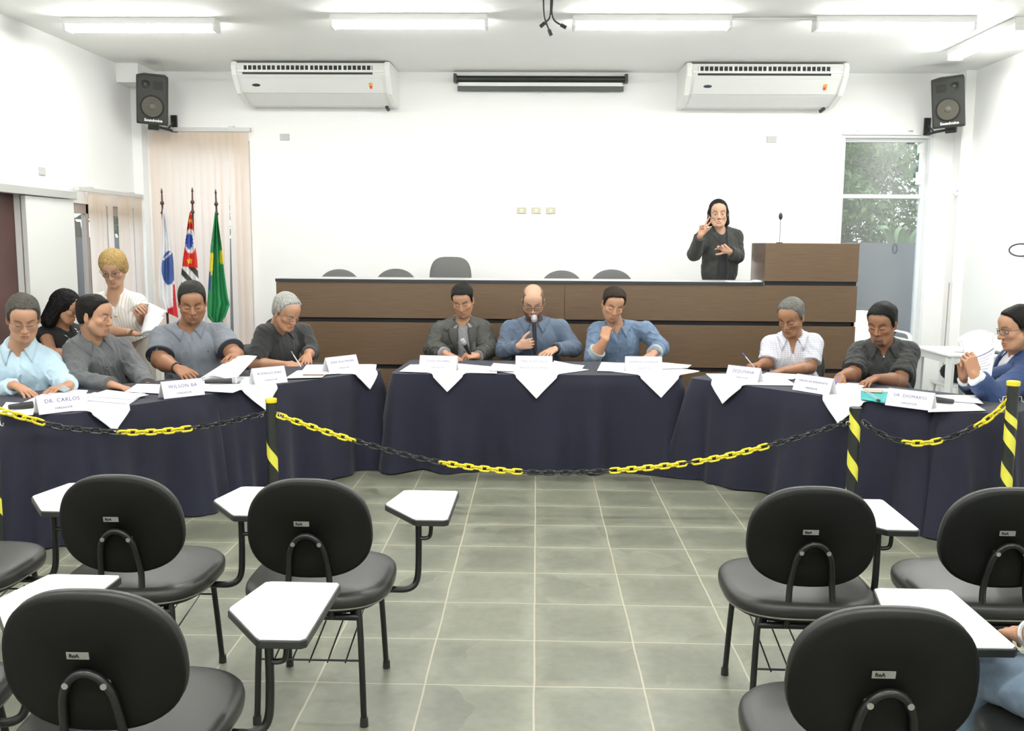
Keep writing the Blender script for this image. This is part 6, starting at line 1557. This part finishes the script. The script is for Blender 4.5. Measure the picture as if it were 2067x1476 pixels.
# folder and spectacles
t = sheet([atZ(1738, 806, Z1+.006), atZ(1786, 814, Z1+.006), atZ(1792, 792, Z1+.006), atZ(1738, 789, Z1+.006)], 'x', m=mat('turquoise_folder', (.02, .42, .42), .45), kind='folder', th=.006); tag(t, 'turquoise folder lying left of the rightmost name card', 'folder'); 
if 'group' in t: del t['group']
sheet([atZ(1744, 791, Z1+.014), atZ(1780, 793, Z1+.014), atZ(1784, 787, Z1+.014), atZ(1742, 785, Z1+.014)], 'kraft brown sheet sticking out of the turquoise folder', m=mat('kraft', (.50, .42, .32), .7), grp='folded')
c = atZ(1762, 797, Z1+.022); t = thing('spectacles', tuple(c), 'folded thin-rimmed spectacles lying on the turquoise folder', 'glasses')
M().tube([atZ(1737, 786, Z1+.04), atZ(1752, 793, Z1+.03), atZ(1770, 806, Z1+.02)], .0022, 6).tube([atZ(1743, 784, Z1+.04), atZ(1760, 795, Z1+.03), atZ(1776, 806, Z1+.02)], .0022, 6).build('temples', SILV, t, world=True)
M().sph(atZ(1773, 808, Z1+.018), (.012, .018, .008)).build('ear_tip', BLK, t, world=True)

# ------------------------------------------------------------------ jewellery and bands (parts of their wearers)
def band(P, which, off, r, w, m, name, lab=None):
    if P is None: return
    Wp, E = P.J['W'+which], P.J['E'+which]; d = nrmz(Wp-E); c = Wp-d*off; x = nrmz(np.cross(d, [0, 0, 1.])); y = np.cross(d, x); loc = np.array(P.o.location)
    o = M().tube([c+(x*math.cos(a)+y*math.sin(a))*r-loc for a in np.linspace(0, 2*PI, 25)[:-1]], w, 8, closed=True).build(name, m, P.o)
    return o
band(P5, 'R', .012, .034, .006, BAND, 'wristband'); band(P8, 'L', .0, .035, .007, BAND, 'watch'); band(P14, 'L', .02, .032, .006, SILV, 'watch'); band(P12, 'L', .02, .033, .004, GOLD, 'watch')
if P4: 
    q = P4.on(0, -.10, .004); M().tube([P4.T(-.05, .05, .01)-np.array(P4.o.location), P4.T(-.03, .09, -.03)-np.array(P4.o.location), q-np.array(P4.o.location), P4.T(.03, .09, -.03)-np.array(P4.o.location), P4.T(.05, .05, .01)-np.array(P4.o.location)], .0015, 6).sph(q-np.array(P4.o.location), (.012, .005, .012)).build('necklace', GOLD, P4.o)
if P2:
    l = np.array(P2.o.location); pts = [P2.T(-.055, .03, .0)]+[P2.on(-.05+.05*k/5, -.05-.24*k/5, .005) for k in range(6)]; pts2 = [P2.T(.055, .03, .0)]+[P2.on(.05-.05*k/5, -.05-.24*k/5, .005) for k in range(6)]
    M().tube([p-l for p in pts], .006, 6, flat=.3).tube([p-l for p in pts2], .006, 6, flat=.3).build('lanyard', stripes_mat('lanyard_print', (.72, .72, .72), (.05, .05, .06), (((.3, .3, 1), 60),), .5), P2.o)

# ------------------------------------------------------------------ white plastic furniture at the right
WPL = mat('white_plastic', (.78, .80, .80), .4)
def plastic_chair(loc, rz, label, scale=1.0):
    t = thing('plastic_chair', loc, label, 'chair', 'white plastic chairs', rz)
    P = []
    for i in range(12):
        u = i/11; w = .22; row = []
        for j in range(9):
            v = (j/8-.5)*2; row.append((v*w*(1-.06*u), -.2+.42*u, .43+.012*abs(v)**2-.01*math.sin(PI*u)))
        P.append(row)
    M().grid(P).build('seat', WPL, t, solid=.012, angle=180)
    P = []
    for i in range(14):
        u = i/13; row = []
        for j in range(11):
            v = (j/10-.5)*2; w = .23*(1-.35*u**4); row.append((v*w, -.2-.10*u+.07*abs(v)**2, .43+.40*u-(.05*abs(v)**3*(u > .8)*(u-.8)/.2)))
        P.append(row)
    M().grid(P).build('backrest', WPL, t, solid=.012, angle=180)
    for sx in (-1, 1):
        for (y0, y1) in ((-.24, -.19), (.24, .20)): M().tube([(sx*.25, y0, 0), (sx*.205, y1, .44)], [.020, .028], 8, flat=.6).build('leg', WPL, t)
        M().tube(smooth_path([(sx*.22, -.26, .66), (sx*.26, -.05, .655), (sx*.26, .16, .63), (sx*.235, .20, .44)], 4), .018, 8, flat=.6).build('armrest', WPL, t)
    return t
pc = plastic_chair((3.06, 8.62, 0), PI+.1, 'white plastic chair standing beside the bench end, lowest of the stack')
for k in range(1, 4): dup(pc, (3.06, 8.62-.012*k, .062*k), 'white plastic chair nested in the stack beside the bench end, %s' % ('second from the floor', 'third from the floor', 'topmost')[k-1], rz=PI+.1)
a = atZ(1872, 712, .72); TX, TY = 3.42, 7.85
t = thing('plastic_table', (3.78, 8.2, 0), 'white plastic table with square legs by the right wall', 'table')
M().bx(3.42, 4.14, 7.85, 8.55, .70, .722).build('tabletop', WPL, t, world=True, smooth=False, bevel=.006)
M().bx(3.44, 4.12, 7.87, 7.89, .64, .70).bx(3.44, 4.12, 8.51, 8.53, .64, .70).bx(3.44, 3.46, 7.87, 8.53, .64, .70).bx(4.10, 4.12, 7.87, 8.53, .64, .70).build('apron', WPL, t, world=True, smooth=False)
for x, y in ((3.46, 7.89), (4.10, 7.89), (3.46, 8.51), (4.10, 8.51)): M().tube([(x, y, 0), (x, y, .70)], [.028, .040], 4).build('leg', WPL, t, world=True, smooth=False)
rg = random.Random(9)
for k in range(5):
    c0 = np.array([3.72+rg.uniform(-.08, .12), 8.08+rg.uniform(-.06, .1), .7275+.004*k]); a = rg.uniform(-.6, .6); U = np.array([math.cos(a), math.sin(a), 0])*.15; V_ = np.array([-math.sin(a), math.cos(a), 0])*.105; up = np.array([0, 0, .03+.03*k])
    sheet([c0-U-V_, c0+U-V_, c0+U+V_+up*(k > 1), c0-U+V_+up*.5*(k > 2)], ('crumpled', 'curled', 'tilted', 'raised', 'topmost')[k]+' white sheet in the pile on the white plastic table', curl=.01*k, grp='papers on the white plastic table')
# black backpack on a chair behind
t = thing('backpack', (3.30, 8.95, 0), 'black backpack standing between the bench end and the white table', 'bag')
BAG = mat('bag_nylon', (.015, .015, .017), .5, bump=.2, bscale=120)
M().sph((0, 0, .50), (.16, .12, .27)).sph((0, 0, .28), (.17, .13, .20)).build('body', BAG, t)
M().tube(smooth_path([(-.05, .0, .74), (-.04, -.02, .84), (.05, -.02, .86), (.08, 0, .74)], 5), .012, 8, flat=.5).build('handle', BAG, t)
M().tube(smooth_path([(.08, -.10, .70), (.17, -.16, .5), (.16, -.14, .3)], 5), .018, 8, flat=.4).build('strap', BAG, t)
M().bx(-.10, .08, -.125, -.115, .60, .62).build('zip', mat('zip_grey', (.4, .4, .42), .4), t, smooth=False)
dup(pc, (3.30, 8.98, 0), 'white plastic chair behind the black backpack', rz=PI)
t2 = t; t2.location = (3.30, 8.92, .06)
def stool(loc, label):
    t = thing('plastic_stool', loc, label, 'stool', 'white plastic stools under the table')
    M().bx(-.15, .15, -.15, .15, .42, .445).build('seat', WPL, t, smooth=False, bevel=.008)
    for x in (-1, 1):
        for y in (-1, 1): M().tube([(x*.165, y*.165, 0), (x*.125, y*.125, .425)], [.022, .032], 4).build('leg', WPL, t, smooth=False)
    m = M()
    for (a, b) in (((-.15, -.15), (.15, -.15)), ((.15, -.15), (.15, .15)), ((.15, .15), (-.15, .15)), ((-.15, .15), (-.15, -.15))): m.tube([(a[0], a[1], .18), (b[0], b[1], .18)], .012, 6)
    m.build('rail', WPL, t)
    return t
stool((3.63, 8.18, 0), 'white plastic stool under the white table, left one with a black bag on it'); stool((3.98, 8.22, 0), 'white plastic stool under the white table, right one')
t = thing('handbag', (3.66, 8.18, .445), 'black bag lying on the left stool under the white table', 'bag')
M().sph((0, 0, .09), (.15, .13, .095)).build('body', BAG, t); M().tube(smooth_path([(-.1, -.1, .14), (0, -.14, .18), (.1, -.1, .14)], 4), .01, 7).build('strap', BAG, t)

# ------------------------------------------------------------------ left side furniture
t = thing('desk', (-3.5, 6.9, 0), 'small beige desk between the pale blue shirt man and the woman in black', 'desk')
DSK = mat('beige_laminate', (.50, .46, .39), .5)
M().bx(-3.86, -3.30, 6.72, 7.10, .64, .67).build('desktop', DSK, t, world=True, smooth=False, bevel=.003)
M().bx(-3.84, -3.32, 6.74, 6.76, .36, .64).build('front_panel', DSK, t, world=True, smooth=False); M().cyl((-3.34, 6.725, .60), (-3.34, 6.74, .60), .008).build('screw', BLK, t, world=True)
for x, y in ((-3.84, 6.74), (-3.32, 6.74), (-3.84, 7.08), (-3.32, 7.08)): M().bx(x-.015, x+.015, y-.015, y+.015, 0, .64).build('leg', GREYM, t, world=True, smooth=False)
a = atY(293, 694, 7.95)
t = thing('water_drum', (a[0], 7.95, 0), 'tall white lidded drum behind the stout man', 'drum')
M().lathe([(.10, 0), (.115, .01), (.12, a[2]-.06), (.112, a[2]-.05)]).build('body', mat('ivory_plastic', (.66, .64, .58), .5), t)
M().lathe([(.126, a[2]-.055), (.128, a[2]-.015), (.10, a[2]), (.03, a[2]+.004), (.03, a[2]+.03)]).build('lid', WPL, t)
